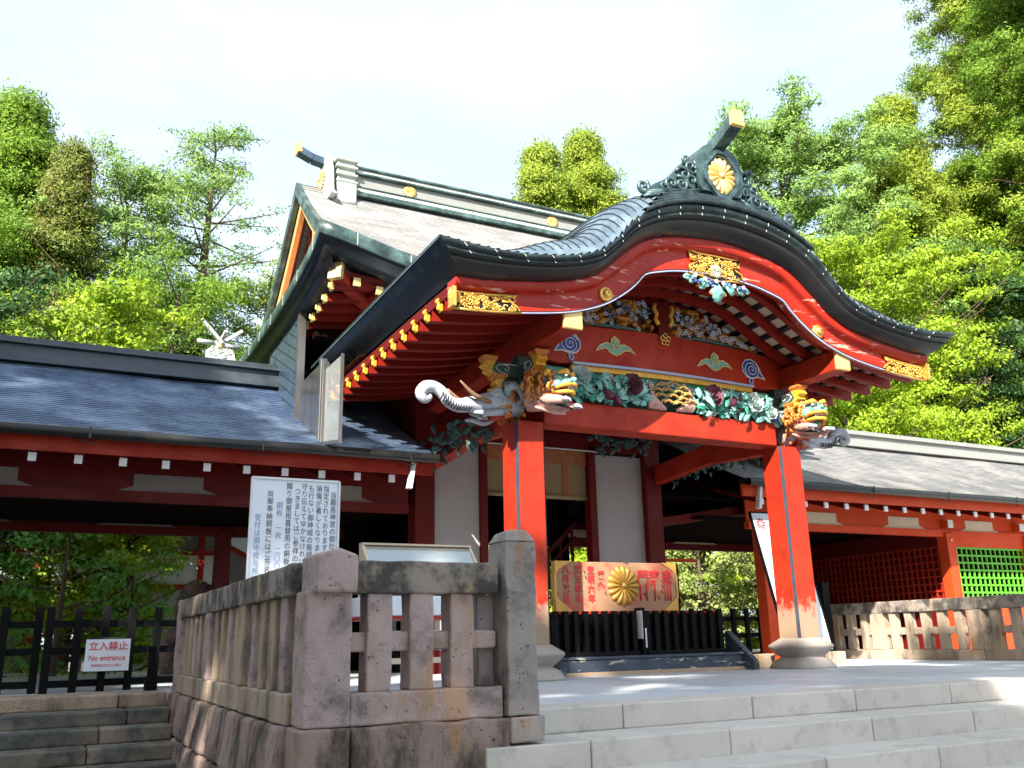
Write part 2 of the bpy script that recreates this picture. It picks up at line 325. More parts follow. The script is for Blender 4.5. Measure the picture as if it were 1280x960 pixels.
def leafmat(name, a, b2, c3, trans=.25):
    m = bpy.data.materials.new(name); m.use_nodes = True; n = m.node_tree; l = n.links.new; b = n.nodes['Principled BSDF']
    tc = n.nodes.new('ShaderNodeTexCoord')
    q = []
    for s_, d in ((.55, 3), (5.0, 4)):
        x = n.nodes.new('ShaderNodeTexNoise'); x.inputs['Scale'].default_value = s_; x.inputs['Detail'].default_value = d; l(tc.outputs['Object'], x.inputs[0])
        r = n.nodes.new('ShaderNodeMapRange'); r.inputs[1].default_value = .38; r.inputs[2].default_value = .62; l(x.outputs[0], r.inputs[0]); q.append(r.outputs[0])
    m1 = n.nodes.new('ShaderNodeMix'); m1.data_type = 'RGBA'; l(q[0], m1.inputs[0]); m1.inputs[6].default_value = rgba(a); m1.inputs[7].default_value = rgba(b2)
    m2 = n.nodes.new('ShaderNodeMix'); m2.data_type = 'RGBA'; mth = n.nodes.new('ShaderNodeMath'); mth.operation = 'MULTIPLY'; mth.inputs[1].default_value = .6
    l(q[1], mth.inputs[0]); l(mth.outputs[0], m2.inputs[0]); l(m1.outputs[2], m2.inputs[6]); m2.inputs[7].default_value = rgba(c3)
    l(m2.outputs[2], b.inputs['Base Color']); b.inputs['Roughness'].default_value = .55; b.inputs['Specular IOR Level'].default_value = .3
    tr = n.nodes.new('ShaderNodeBsdfTranslucent'); l(m2.outputs[2], tr.inputs[0]); ms = n.nodes.new('ShaderNodeMixShader'); ms.inputs[0].default_value = trans
    o = n.nodes['Material Output']; l(b.outputs[0], ms.inputs[1]); l(tr.outputs[0], ms.inputs[2]); l(ms.outputs[0], o.inputs[0])
    MAT[name] = m
leafmat('needles_green', (0.163,0.312,0.027), (0.088,0.200,0.022), (0.275,0.388,0.035), .35)
leafmat('needles_yellow', (0.264,0.360,0.036), (0.168,0.264,0.026), (0.360,0.420,0.048), .3)
leafmat('needles_blue', (0.208,0.351,0.078), (0.130,0.247,0.058), (0.286,0.429,0.091), .3)
leafmat('needles_brown', (0.156,0.204,0.036), (0.204,0.168,0.054), (0.180,0.252,0.036))
leafmat('leaves_bright', (0.297,0.440,0.022), (0.187,0.330,0.020), (0.396,0.484,0.033), .4)
leafmat('leaves_dark', (.035,.10,.022), (.022,.065,.016), (.06,.13,.03))
g = bpy.data.materials.new('glass'); g.use_nodes = True; gb = g.node_tree.nodes['Principled BSDF']
gb.inputs['Base Color'].default_value = (.75,.8,.78,1); gb.inputs['Roughness'].default_value = .08; gb.inputs['Transmission Weight'].default_value = .8; gb.inputs['IOR'].default_value = 1.1
gb.inputs['Metallic'].default_value = 0; gb.inputs['Alpha'].default_value = .75
MAT['glass'] = g
pm('metal_dark', (.035,.04,.055), .85, col2=(.07,.07,.085), scale=8, bump=.1, spec=.05)
pm('metal_sheet', (.16,.16,.16), .3, metal=.8, col2=(.25,.23,.2), scale=1.5, stretch=(1,1,.3), bump=.05)
pm('metal_blue', (.05,.08,.12), .35, metal=.4, col2=(.09,.13,.17), scale=3, bump=.1)
# wood across the forecourt, one row square to the sun: (x, y, height, radius)
WOOD = []
for k in range(14):
    a_ = -21 + 2.6*k; hh = 25.5 if a_ < -5.8 else (19.9 if a_ < -1 else (22.3 if a_ < 3.4 else 25.2))
    WOOD.append((-14.6+.677*a_, -11-.736*a_, hh+.9, 2.7))
# ================================================================== SHRINE HALL WITH PORCH
CX = 7.72
TOP = [(0,6.0),(.5,5.965),(.9,5.88),(1.25,5.74),(1.56,5.545),(1.8,5.28),(2.0,5.10),(2.2,4.98),(2.6,4.865),(3.2,4.785),(3.7,4.78),(4.05,4.80),(4.22,4.82)]
BOT = [(0,5.66),(.5,5.62),(.98,5.53),(1.3,5.39),(1.55,5.20),(1.75,5.03),(1.95,4.86),(2.2,4.745),(2.6,4.64),(3.05,4.57),(3.5,4.51),(3.9,4.50)]
BAR = [(0,5.20),(.6,5.16),(.98,5.08),(1.18,5.01),(1.30,4.88),(1.48,4.72),(1.75,4.54),(2.02,4.42),(2.35,4.32),(2.8,4.24),(3.3,4.18),(3.9,4.14)]
UND = [(0,5.30),(.6,5.26),(1.0,5.16),(1.35,4.98),(1.7,4.76),(2.02,4.60),(2.35,4.48),(2.8,4.38),(3.3,4.30),(3.9,4.24)]
def smooth_curve(pts, n):
    """Catmull-Rom resample of the half profile (mirrored at the centre), n points evenly spaced by arc length, whole width"""
    full = [(-d, z) for d, z in pts[::-1]] + pts[1:]
    P = [full[0]] + full + [full[-1]]; dense = []
    for i in range(1, len(P)-2):
        for t in np.linspace(0, 1, 12, endpoint=False):
            a, b, c, d = (np.array(P[i+k]) for k in (-1, 0, 1, 2))
            dense.append(.5*((2*b)+(-a+c)*t+(2*a-5*b+4*c-d)*t*t+(-a+3*b-3*c+d)*t**3))
    dense.append(np.array(full[-1])); D = np.array(dense)
    s = np.r_[0, np.cumsum(np.hypot(*np.diff(D, axis=0).T))]; u = np.linspace(0, s[-1], n)
    return [(float(a), float(b)) for a, b in zip(np.interp(u, s, D[:,0]), np.interp(u, s, D[:,1]))]
def prof_z(curve, d):
    return float(np.interp(d, [c[0] for c in curve], [c[1] for c in curve]))
N = 97
topc, botc, barc, undc = (smooth_curve(x, N) for x in (TOP, BOT, BAR, UND))

hall = thing('shrine_hall', 'red shrine hall with curved gable porch, carved beams and sweeping copper roofs', 'shrine hall', (CX, 13.6, 0))

# ---- porch roof (tiles), its rim, ridge and ornament
YF = 8.5
def porch_z(d, y):
    rise = .47*(1-math.exp(-max(0, y-YF)/.32)); ad = abs(d)
    k = 1 if ad < 2.4 else max(0, 1-(ad-2.4)/1.5)
    return rise*k*k*(3-2*k) if ad >= 2.4 else rise
m = M(); m.smooth = True
tc_ = smooth_curve([(d, z) for d, z in TOP], 74)
ys = [8.5, 8.56, 8.65, 8.8, 9.0, 9.3, 9.7, 10.4, 11.4, 12.4, 13.4, 14.4, 15.2]
for i in range(len(tc_)-1):
    (d0, z0), (d1, z1) = tc_[i], tc_[i+1]
    nx, nz_ = -(z1-z0), (d1-d0); q = math.hypot(nx, nz_); nx /= q; nz_ /= q
    h = .034; up_first = d0 >= -.001   # each strip laps the one below it
    ha, hb = (h, .002) if (d0+d1)/2 > 0 else (.002, h)
    P = []
    for y in ys:
        e = .0
        a = (CX+d0+nx*ha, y, z0+nz_*ha+porch_z(d0, y)); b = (CX+d1+nx*hb, y, z1+nz_*hb+porch_z(d1, y))
        a0 = (CX+d0, y, z0-.01+porch_z(d0, y)); b0 = (CX+d1, y, z1-.01+porch_z(d1, y))
        P.append([a0, a, b, b0])
    m.sheet(P, sm=False)
porch_roof = m.build('porch_roof', 'roof_porch', hall)
m = M()   # standing seams between the strips
for i in range(1, len(tc_)-1):
    d, z = tc_[i]; (da, za), (db, zb) = tc_[i-1], tc_[i+1]; nx, nz_ = -(zb-za), (db-da); q = math.hypot(nx, nz_); nx /= q; nz_ /= q
    P = []
    if abs(d) > 3.3: continue
    for y in ys[1:]:
        zz = z+porch_z(d, y); a = .010
        P.append([(CX+d-nz_*a, y, zz+nx*a+.0), (CX+d-nz_*a+nx*.042, y, zz+nx*a+nz_*.042), (CX+d+nz_*a+nx*.042, y, zz-nx*a+nz_*.042), (CX+d+nz_*a, y, zz-nx*a)])
    m.sheet(P, sm=False)
m.build('seam', 'black_copper', porch_roof)
# rim: copper lip, second step, black cove
def rim_sheet(ringfn, nn, tab):
    P = []
    for i in range(nn): P.append([ringfn(i, k, y) for k, y in tab])
    return P
tab = [(-.06,.02),(-.045,-.01),(.0,-.015),(.16,-.005),(.18,.045),(.23,.045),(.25,.025),(.36,.03),(.38,.095),(.43,.10),(.45,.085),(.62,.11),(.8,.18),(1.0,.31),(1.0,.45)]
mats = [0,0,0,0,0,0,0,1,1,1,1,1,1,1]
def front_ring(i, k, y):
    (d0, z0), (d1, z1) = topc[i], botc[i]; kk = k if k < 1 else 1
    return (CX + d0+(d1-d0)*min(1, max(0, kk)), YF+y, z0+(z1-z0)*kk)
m = M(); m.sheet(rim_sheet(front_ring, N, tab), mats=mats)
for sx, idx in ((-1, 0), (1, N-1)):   # side eaves running back
    P = []
    for yy in np.linspace(0, 6.6, 14):
        row = []
        for k, y in tab:
            p = front_ring(idx, k, y); row.append((p[0], p[1]+yy, p[2]+.02*math.sin(yy/2)))
        P.append(row)
    m.sheet(P if sx > 0 else P[::-1], mats=mats)
m.build('roof_edge', ['copper_rim', 'black_copper'], porch_roof)
# plate joints on the rim
m = M()
for i in range(3, N-3, 4):
    for k0, k1, yo in ((.0, .16, -.019), (.26, .38, .016)):
        a = front_ring(i, k0+.01, yo); b = front_ring(i, k1-.01, yo); m.bar(a, b, .010, .006, (0,1,0))
m.build('rim_seam', 'copper_pale', porch_roof)
# stepped base of the ridge ornament, following the roof
m = M()
for lay in range(4):
    P = []; w_ = 1.42-lay*.13; yy = 8.44+lay*.05
    for j in range(31):
        d = -w_ + 2*w_*j/30; z = prof_z(topc, d) + .0 + lay*.055 + .03
        P.append([(CX+d, yy+.9, z+.055+.3), (CX+d, yy+.3, z+.055+.02), (CX+d, yy+.02, z+.055), (CX+d, yy, z+.045), (CX+d, yy, z), (CX+d, yy+.05, z-.005)])
    m.sheet(P)
orn_base = m.build('ornament_base', 'copper_rim', porch_roof)
# ridge running back
m = M()
for wd, z0, z1 in ((.34, 6.2, 6.52), (.27, 6.52, 6.60), (.20, 6.60, 6.74), (.27, 6.74, 6.80)):
    m.box(CX-wd, CX+wd, 8.98, 14.6, z0, z1)
for k in range(9): m.box(CX-.215, CX+.215, 9.2+k*.6, 9.26+k*.6, 6.60, 6.75)
m.build('ridge', 'copper_rim', porch_roof, bevel=.015)
# the plate: housing round the crest with cloud scrolls either side
def swirl(m, c, r, turns, y, rad_=.03, sgn=1, a0=0, n=20, shrink=.92):
    pts = []; rs = []
    for i in range(n+1):
        t = i/n; a = a0 + sgn*turns*2*math.pi*t; rr = r*(1-t*shrink)
        pts.append((c[0]+rr*math.cos(a), y-.03*t, c[1]+rr*math.sin(a))); rs.append(rad_*(1-.4*t))
    m.tube(pts, rs, 6, up=(0,1,0))
m = M()
hp = []
for i in range(33):
    a = math.pi*(1.22 - 1.44*i/32); rx, rz = .40, .44
    hp.append((CX+.04+rx*math.copysign(abs(math.cos(a))**.8, math.cos(a)), 6.64+rz*math.copysign(abs(math.sin(a))**.8, math.sin(a))))
m.xz(hp, 8.66, 8.98)
ring = [];
for i in range(41):
    a = 2*math.pi*i/40; ca, sa = math.cos(a), math.sin(a); q = 1/max(1, (abs(ca)+abs(sa))*.80)
    ring.append((ca*q, sa*q))
P = []
for ca, sa in ring:
    P.append([(CX+.04+ca*s_*.84, y_, 6.60+sa*s_) for s_, y_ in ((.385,8.66),(.385,8.61),(.33,8.60),(.32,8.63),(.29,8.62),(.28,8.70))])
m.sheet(P, sm=False)
for sg in (-1, 1):
    w0 = [(CX+.04+sg*.34, 6.28), (CX+.04+sg*.38, 6.72), (CX+.04+sg*.52, 6.78), (CX+.04+sg*.68, 6.60), (CX+.04+sg*.86, 6.42), (CX+.04+sg*1.10, 6.28), (CX+.04+sg*1.24, 6.12), (CX+.04+sg*1.0, 6.08), (CX+.04+sg*.6, 6.2)]
    if sg < 0: w0 = w0[::-1]
    m.xz(w0, 8.74, 8.92)
    for (x, z, r, tn, a0) in ((.48,6.66,.13,1.4,1),(.60,6.52,.12,1.3,3),(.47,6.45,.11,1.3,5),(.66,6.36,.12,1.5,2),(.82,6.33,.10,1.3,4),(.96,6.27,.085,1.2,1),(.55,6.76,.08,1.2,0),(.38,6.60,.07,1.1,2)):
        swirl(m, (CX+.04+sg*x, z), r, tn, 8.71, .028, sg, a0)
    for q in range(4):
        m.tube([(CX+.04+sg*(.35+.08*q), 8.70, 6.34-.05*q), (CX+.04+sg*(.62+.08*q), 8.70, 6.27-.045*q), (CX+.04+sg*(.92+.07*q), 8.70, 6.22-.04*q), (CX+.04+sg*(1.2+.03*q), 8.71, 6.14-.03*q)], .018, 6)
    swirl(m, (CX+.04+sg*1.28, 6.20), .11, 1.5, 8.74, .035, sg, 1)
plate = m.build('ridge_ornament', 'copper_carved', porch_roof)
# forward beam on top
m = M(); P = []
for i in range(9):
    t = i/8; y = 9.6-1.35*t; z = 6.92+.30*t*t; hh = .16; ww = .085+.01*t
    P.append([(CX+.04-ww, y, z-hh*.5+.02*t), (CX+.04-ww, y, z+hh*.5+.05*t), (CX+.04-ww*.6, y, z+hh*.5+.08*t), (CX+.04+ww*.6, y, z+hh*.5+.08*t), (CX+.04+ww, y, z+hh*.5+.05*t), (CX+.04+ww, y, z-hh*.5+.02*t), (CX+.04-ww, y, z-hh*.5+.02*t)])
m.sheet(P, sm=False)
for i in range(1, 8): m.bar((P[i][1][0]-.004, P[i][1][1], P[i][1][2]), (P[i][0][0]-.004, P[i][0][1], P[i][0][2]), .012, .008, (1,0,0))
for i in range(1, 8): m.bar((P[i][2][0]-.0, P[i][1][1], P[i][2][2]+.004), (P[i][3][0], P[i][1][1], P[i][2][2]+.004), .012, .008)
m.build('ridge_beam', 'copper_green', porch_roof)
e = P[-1]; m = M(); ce = Vector((CX+.04, e[0][1]-.012, 0))
m.xz([(p[0]+(p[0]-CX-.04)*.10, p[2]+(p[2]-7.22)*.08) for p in e[:-1]], e[0][1]-.05, e[0][1]+.02)
m.build('beam_cap', 'gold_leaf', porch_roof, bevel=.008)

def chrysanthemum(m, c, r, depth, fn, petals=16, squash=1.0):
    """carved crest: petals as raised lobes. fn(u, v, w) maps the face plane to the world"""
    n = petals
    for k in range(n):
        a = 2*math.pi*k/n; da = math.pi/n
        P = []
        for i, (rr, hh, wf) in enumerate(((.13,.5,.7),(.3,.8,.92),(.55,1,.96),(.8,.9,.96),(.93,.6,.78),(1.0,.15,.35))):
            row = []
            for j in range(5):
                t = (j-2)/2; aa = a + t*da*wf; hgt = hh*(1-abs(t)**2.2*.75)
                row.append(fn(c[0]+r*rr*math.cos(aa), c[1]+r*rr*math.sin(aa)*squash, depth*hgt))
            P.append(row)
        m.sheet(P)
    P = [[fn(c[0]+r*.16*math.sin(b)*math.cos(a), c[1]+r*.16*math.sin(b)*math.sin(a)*squash, depth*(.55+.6*math.cos(b))) for a in np.linspace(0, 2*math.pi, 13)] for b in np.linspace(0, 1.57, 4)]
    m.sheet(P)
m = M(); m.ball((CX+.04, 8.70, 6.60), (.27, .02, .31), 16, 6)
chrysanthemum(m, (CX+.04, 6.60), .255, .07, lambda u, v, w_: (u, 8.67-w_, v), squash=1.12)
m.build('roof_crest', 'gold_leaf', porch_roof)

# ---- bargeboard
barb = []
P = []
btab = [(.0,.30),(.06,.29),(.26,.30),(.30,.33),(.33,.36),(.36,.40),(.42,.41),(.90,.41),(.93,.40)]
for i in range(N):
    (d0, z0), (d1, z1) = botc[i], barc[i]; row = []
    for k, y in btab: row.append((CX+d0+(d1-d0)*k, YF+y, z0+.02+(z1-z0-.02)*k))
    P.append(row)
m = M(); m.sheet(P)
P2 = [[p[-1], (q[0], YF+.54, q[2]+.02), (p[0][0], YF+.54, p[0][2])] for p, q in zip(P, [r[-1] for r in P])]
m.sheet(P2, sm=False)
for e, fl in ((0, 0), (N-1, 1)):
    loop = [tuple(p) for p in P[e]] + [P2[e][1], P2[e][2]]
    m.add(loop, [tuple(range(len(loop)))])
barge = m.build('bargeboard', 'red_board', hall)
m = M(); P = []
for i in range(N):
    (d0, z0), (d1, z1) = botc[i], barc[i]; f = lambda k: (CX+d0+(d1-d0)*k, z0+.02+(z1-z0-.02)*k)
    a, b = f(.955), f(1.0)
    P.append([(a[0], 8.905, a[1]), (a[0], 8.880, a[1]), (b[0], 8.880, b[1]), (b[0], 8.905, b[1]-.001)])
m.sheet(P, sm=False); m.build('edge_trim', 'trim_blue', barge)
m = M(); P = []
for i in range(N):
    a = P2 and None
    (d0, z0), (d1, z1) = botc[i], barc[i]; f = lambda k: (CX+d0+(d1-d0)*k, z0+.02+(z1-z0-.02)*k)
    a, b = f(.935), f(.952); P.append([(a[0], 8.905, a[1]), (a[0], 8.872, a[1]), (b[0], 8.872, b[1]), (b[0], 8.905, b[1])])
m.sheet(P, sm=False); m.build('edge_line', 'black_line', barge)
def barz(d, k):   # z on the board at distance d, fraction k from top to bottom
    return prof_z(botc, d)*(1-k) + prof_z(barc, d)*k
# gilt openwork fittings
def filigree(m, u0, u1, zlo, zhi, y, n, seed, fn=None):
    r_ = random.Random(seed)
    for _ in range(n):
        u = r_.uniform(u0, u1); k = r_.uniform(.08, .92); z = zlo(u)*(1-k)+zhi(u)*k
        swirl(m, (u, z), r_.uniform(.022, .045), r_.uniform(.8, 1.3), y, .0085, r_.choice((-1, 1)), r_.uniform(0, 6), 9, .85)
def fitting(cx_sign):
    s_ = cx_sign; m = M()
    dA, dB = 3.20, 3.90
    def lo(d): return barz(s_*d, .99)
    def hi(d): return barz(s_*d, .40)
    # frame outline with a notch at the inner end
    out_ = [(dB, lo(dB)), (3.6, lo(3.6)), (3.35, lo(3.35)), (3.02, lo(3.02)), (3.07, lo(3.07)+.07), (3.16, lo(3.1)+.13), (3.27, lo(3.2)+.12), (3.30, lo(3.2)+.17), (3.20, lo(3.2)+.20), (3.10, hi(3.1)-.02), (3.06, hi(3.06)), (3.4, hi(3.4)), (3.7, hi(3.7)), (dB-.02, hi(dB)), (dB+.03, hi(dB)+.02), (dB+.05, hi(dB)-.08), (dB-.01, hi(dB)-.12), (dB+.03, lo(dB)+.1)]
    m.tube([(CX+s_*d, 8.885, z) for d, z in out_+out_[:1]], .016, 6, up=(0,1,0))
    m.k = 1
    poly = [(CX+s_*d, z) for d, z in out_]
    m.xz(poly if s_ > 0 else poly[::-1], 8.898, 8.906); m.k = 0
    filigree(m, 3.22, dB-.03, lambda u: lo(u), lambda u: hi(u), 8.888, 0, 1)
    r_ = random.Random(3+s_)
    for _ in range(150):
        d = r_.uniform(3.1, dB-.01); k = r_.uniform(.06, .94); z = lo(d)*(1-k)+hi(d)*k
        if d < 3.31 and .34 < k < .75: continue
        swirl(m, (CX+s_*d, z), r_.uniform(.02, .042), r_.uniform(.8, 1.3), 8.892, .0085, r_.choice((-1, 1)), r_.uniform(0, 6), 8, .85)
    if True:
        m.box(*sorted((CX+s_*(dB-.01), CX+s_*(dB+.035))), 8.80, 8.93, lo(dB)+.01, hi(dB)+.03)
    return m.build('corner_fitting', ['gold', 'black_line'], barge)
fitting(-1); fitting(1)
def stud(s_):
    m = M(); d = 1.80; z = barz(s_*d, .72); fn = lambda p: (p[0], p[2], p[1])
    prof = [(.10, .0), (.10, .02), (.085, .035), (.06, .03), (.055, .05), (.04, .07), (.01, .078)]
    P = [[(CX+s_*d+r*math.cos(a), 8.91-h_, z+r*math.sin(a)) for r, h_ in prof] for a in np.linspace(0, 2*math.pi, 21)]
    m.sheet(P[::-1]); m.build('board_stud', 'gold', barge)
stud(-1); stud(1)
m = M()
def ch(d): return barz(d, .42)
def cl(d): return barz(d, 1.0) - .03 + .05*abs(d)
out_ = [(-.46, ch(-.46)+.07), (-.30, ch(-.3)+.03), (0, ch(0)+.02), (.30, ch(.3)+.03), (.46, ch(.46)+.07), (.40, ch(.4)-.06), (.30, ch(.3)-.09), (.36, ch(.3)-.13), (.44, ch(.4)-.16), (.48, cl(.46)), (.24, cl(.2)-.02), (.08, cl(.05)-.05), (0, cl(0)-.05), (-.08, cl(.05)-.05), (-.24, cl(.2)-.02), (-.48, cl(.46)), (-.44, ch(.4)-.16), (-.36, ch(.3)-.13), (-.30, ch(.3)-.09), (-.40, ch(.4)-.06)]
m.tube([(CX+d, 8.88, z) for d, z in out_+out_[:1]], .015, 6, up=(0,1,0))
m.k = 1; m.xz([(CX+d, z) for d, z in out_][::-1], 8.893, 8.903); m.k = 0
r_ = random.Random(5)
for _ in range(190):
    d = r_.uniform(-.42, .42); k = r_.uniform(.05, .93); z = ch(d)*(1-k)+cl(d)*k
    if abs(d) > .3 and .25 < k < .55: continue
    swirl(m, (CX+d, z), r_.uniform(.02, .042), r_.uniform(.8, 1.3), 8.888, .0085, r_.choice((-1, 1)), r_.uniform(0, 6), 8, .85)
m.build('crest_fitting', ['gold', 'black_line'], barge)
m = M(); chrysanthemum(m, (CX, 5.26), .10, .035, lambda u, v, w_: (u, 8.885-w_, v)); m.build('crest', 'copper_pale', barge)

# ---- carving helpers
def petal(m, c, ax_out, ax_n, L_, W_, cup=.3, curl=.2, ni=5, nj=5):
    c = Vector(c); o = Vector(ax_out).normalized(); nn = Vector(ax_n); nn = (nn-o*nn.dot(o)).normalized(); s_ = o.cross(nn)
    P = []
    for i in range(ni):
        t = i/(ni-1); wdt = W_*(.25+.75*math.sin(math.pi*min(1, t*.62+.12)))*(1-.45*max(0, t-.75)/.25); row = []
        for j in range(nj):
            q = (j-(nj-1)/2)/((nj-1)/2)
            row.append(c + o*L_*t + s_*q*wdt*.5 + nn*(cup*W_*q*q + curl*L_*(t*t)))
        P.append(row)
    m.sheet(P)
def flower(m, c, nrm, r, layers=3, n=7, seed=0):
    r_ = random.Random(seed); nn = Vector(nrm).normalized(); a = nn.cross(Vector((0,0,1))).normalized(); b = nn.cross(a)
    for l_ in range(layers):
        rr = r*(1-.27*l_); k0 = r_.uniform(0, 1)
        for k in range(n-l_):
            an = 2*math.pi*(k+k0)/(n-l_); o = a*math.cos(an)+b*math.sin(an)
            petal(m, Vector(c)+nn*(.04+.10*l_)*r*2, o+nn*(.2+.45*l_), nn, rr, rr*.95, .22, .25)
    m.ball(Vector(c)+nn*r*.5, r*.22, 8, 5)
def bud(m, c, axis, r):
    ax = Vector(axis).normalized()
    for k in range(5):
        a = 2*math.pi*k/5; s_ = ax.orthogonal().normalized(); t_ = ax.cross(s_); o = s_*math.cos(a)+t_*math.sin(a)
        petal(m, Vector(c)+o*r*.25, ax+o*.45, -o, r*1.7, r*1.25, .3, .35)
def leaf(m, c, d, nrm, L_, W_, lobes=3):
    """lobed carved leaf with a raised midrib"""
    c = Vector(c); d = Vector(d).normalized(); nn = Vector(nrm); nn = (nn-d*nn.dot(d)).normalized(); s_ = d.cross(nn)
    P = []; n = 11
    for i in range(n):
        t = i/(n-1); w_ = W_*math.sin(math.pi*min(.97, t*.86+.08))*(.72+.28*abs(math.sin(t*math.pi*lobes))); row = []
        bend = nn*(.25*L_*math.sin(t*math.pi)*.6 - .12*L_*t*t)
        for q in (-1, -.5, 0, .5, 1): row.append(c + d*L_*t + s_*q*w_*.5 + bend + nn*(-.16*W_*abs(q)+.05*W_*(abs(q) == .5)))
        P.append(row)
    m.sheet(P)
    m.tube([c+d*L_*t+nn*(.25*L_*math.sin(t*math.pi)*.6-.12*L_*t*t+.012) for t in (0, .3, .6, .95)], [.010, .008, .006, .003], 5)

# ---- pendant under the crest fitting
pend = new_obj('pendant_carving', hall, False); yy = 8.90
for d, z, ang, L_, W_ in ((0,5.12,-1.57,.26,.26),(-.2,5.16,-2.0,.17,.17),(.2,5.14,-1.1,.17,.17),(-.36,5.17,-2.3,.14,.13),(.37,5.12,-.9,.14,.13),(-.12,5.13,-2.6,.16,.12),(.12,5.12,-.5,.16,.12),(-.44,5.15,-3.0,.12,.10),(.45,5.09,-.2,.12,.10)):
    m = M(); leaf(m, (CX+d, yy-.02, z-.03), (math.cos(ang), -.1, math.sin(ang)), (0,-1,.1), L_, W_); m.build('leaf', 'leaf_teal', pend)
r_ = random.Random(2)
for k in range(22):
    d = r_.uniform(-.46, .46); m = M(); m.ball((CX+d, yy-.05, 5.13-.05*abs(d)-r_.uniform(0, .08)), r_.uniform(.016, .028), 7, 5); m.build('berry', 'blue_paint', pend)
for d, z in ((-.3,5.04),(.3,5.02),(-.46,5.1),(.47,5.04),(-.1,4.93),(.13,4.95),(0,4.88)):
    m = M(); swirl(m, (CX+d, z), .045, 1.2, yy+.01, .014, 1, d*9); m.build('scroll', 'ochre_carve', pend)
for d, z in ((-.24,5.09),(.26,5.07),(-.4,5.12),(.42,5.07),(-.05,5.09),(.07,5.08)):
    m = M()
    for k in range(5): m.ball((CX+d+.020*math.cos(k*1.26), yy-.07, z+.020*math.sin(k*1.26)), .013, 6, 4)
    m.build('blossom', 'white_line', pend)

# ---- porch ceiling and rafters
ndense = smooth_curve(UND, 121)
m = M(); P = []
for (d, z) in ndense:
    P.append([(CX+d, 9.04, z+.10), (CX+d, 13.6, z+.10)])
strip = []
for i in range(len(P)-1):
    d = (ndense[i][0]+ndense[i+1][0])/2
    m.k = 0 if d > -2.3 else 1
    m.sheet([P[i], P[i+1]], sm=True)
ceil = m.build('porch_ceiling', ['cream_wood', 'red_shaded'], hall)
m = M()
for i in range(2, len(ndense)-3, 4):
    a, b = ndense[i], ndense[i+1]
    if a[0] < -2.3: continue
    m.add([(CX+a[0], 9.04, a[1]+.06), (CX+b[0], 9.04, b[1]+.06), (CX+b[0], 13.5, b[1]+.06), (CX+a[0], 13.5, a[1]+.06),
           (CX+a[0], 9.04, a[1]+.11), (CX+b[0], 9.04, b[1]+.11), (CX+b[0], 13.5, b[1]+.11), (CX+a[0], 13.5, a[1]+.11)],
          [(0,1,2,3),(4,7,6,5),(0,4,5,1),(1,5,6,2),(2,6,7,3),(3,7,4,0)])
m.build('ceiling_batten', 'black_line', ceil)
def curved_rafter(y):
    m = M(); P = []
    for d, z in ndense[::2]: P.append([(CX+d, y-.055, z+.09), (CX+d, y-.055, z-.04), (CX+d, y+.055, z-.04), (CX+d, y+.055, z+.09), (CX+d, y-.055, z+.09)])
    m.sheet(P, sm=False)
    o = m.build('rafter', 'red_rafter_shaded', hall)
    for s_ in (-1, 1):
        mm = M(); x = CX+s_*3.92; z = ndense[0][1]
        mm.box(min(x, x+s_*.015), max(x, x+s_*.015), y-.045, y+.045, z-.045, z+.04)
        mm.tube([(x+s_*.0, y, z-.03), (x+s_*.035, y, z-.01), (x+s_*.03, y, z+.045), (x+s_*.055, y, z+.075), (x+s_*.03, y, z+.11)], [.018,.028,.022,.028,.014], 6, curve=2)
        mm.build('rafter_tip', 'gold_paint', o)
for k in range(12): curved_rafter(9.18+k*.40)
# purlins with gilt ends, carrying the rafters
for s_ in (-1, 1):
    x = CX+s_*2.27; m = M(); m.box(x-.13, x+.13, 8.96, 13.6, 4.14, 4.44)
    p = m.build('purlin', 'red_lacquer', hall, bevel=.012)
    m = M(); m.box(x-.135, x+.135, 8.925, 8.985, 4.135, 4.435); m.build('end_cap', 'gold_leaf', p, bevel=.02)
    x = CX+s_*3.82; m = M(); m.box(x-.06, x+.06, 8.98, 15.1, 4.36, 4.50); m.build('eave_board', 'red_shaded', hall)

# ---- porch pillars
def porch_pillar(x, fade_front):
    c = .035; h = .215; y = 10.28
    m = M(); z0, z1 = .40, 3.22
    a = h-c
    pts = [(-a,-h),(a,-h),(h,-a),(h,a),(a,h),(-a,h),(-h,a),(-h,-a)]
    pts = [(x+u, y+v) for u, v in pts]
    vs = [(u, v, z0) for u, v in pts] + [(u, v, z1) for u, v in pts]
    b = len(m.v); m.v.extend(vs)
    for i in range(8):
        j = (i+1) % 8; m.f.append((i, j, 8+j, 8+i)); m.sm.append(False); m.mi.append(1 if i % 2 else 0)
    m.f.append(tuple(range(8))[::-1]); m.f.append(tuple(range(8, 16))); m.sm += [False]*2; m.mi += [0, 0]
    p = m.build('pillar', ['pillar_paint', 'metal_dark'], hall)
    m = M(); prof = [(.46,0),(.46,.03),(.42,.12),(.33,.16),(.31,.18),(.35,.22),(.44,.27),(.47,.32),(.44,.38),(.34,.43),(.27,.47),(.24,.47)]
    prof = [(.46,0),(.46,.025),(.385,.115),(.30,.15),(.30,.165),(.34,.19),(.445,.285),(.455,.31),(.44,.33),(.31,.405),(.285,.42)]
    m.lathe([(r*.83, z) for r, z in prof], (x, y, 0), 32, True, square=True)
    m.build('pillar_base', 'base_stone', p)
    return p
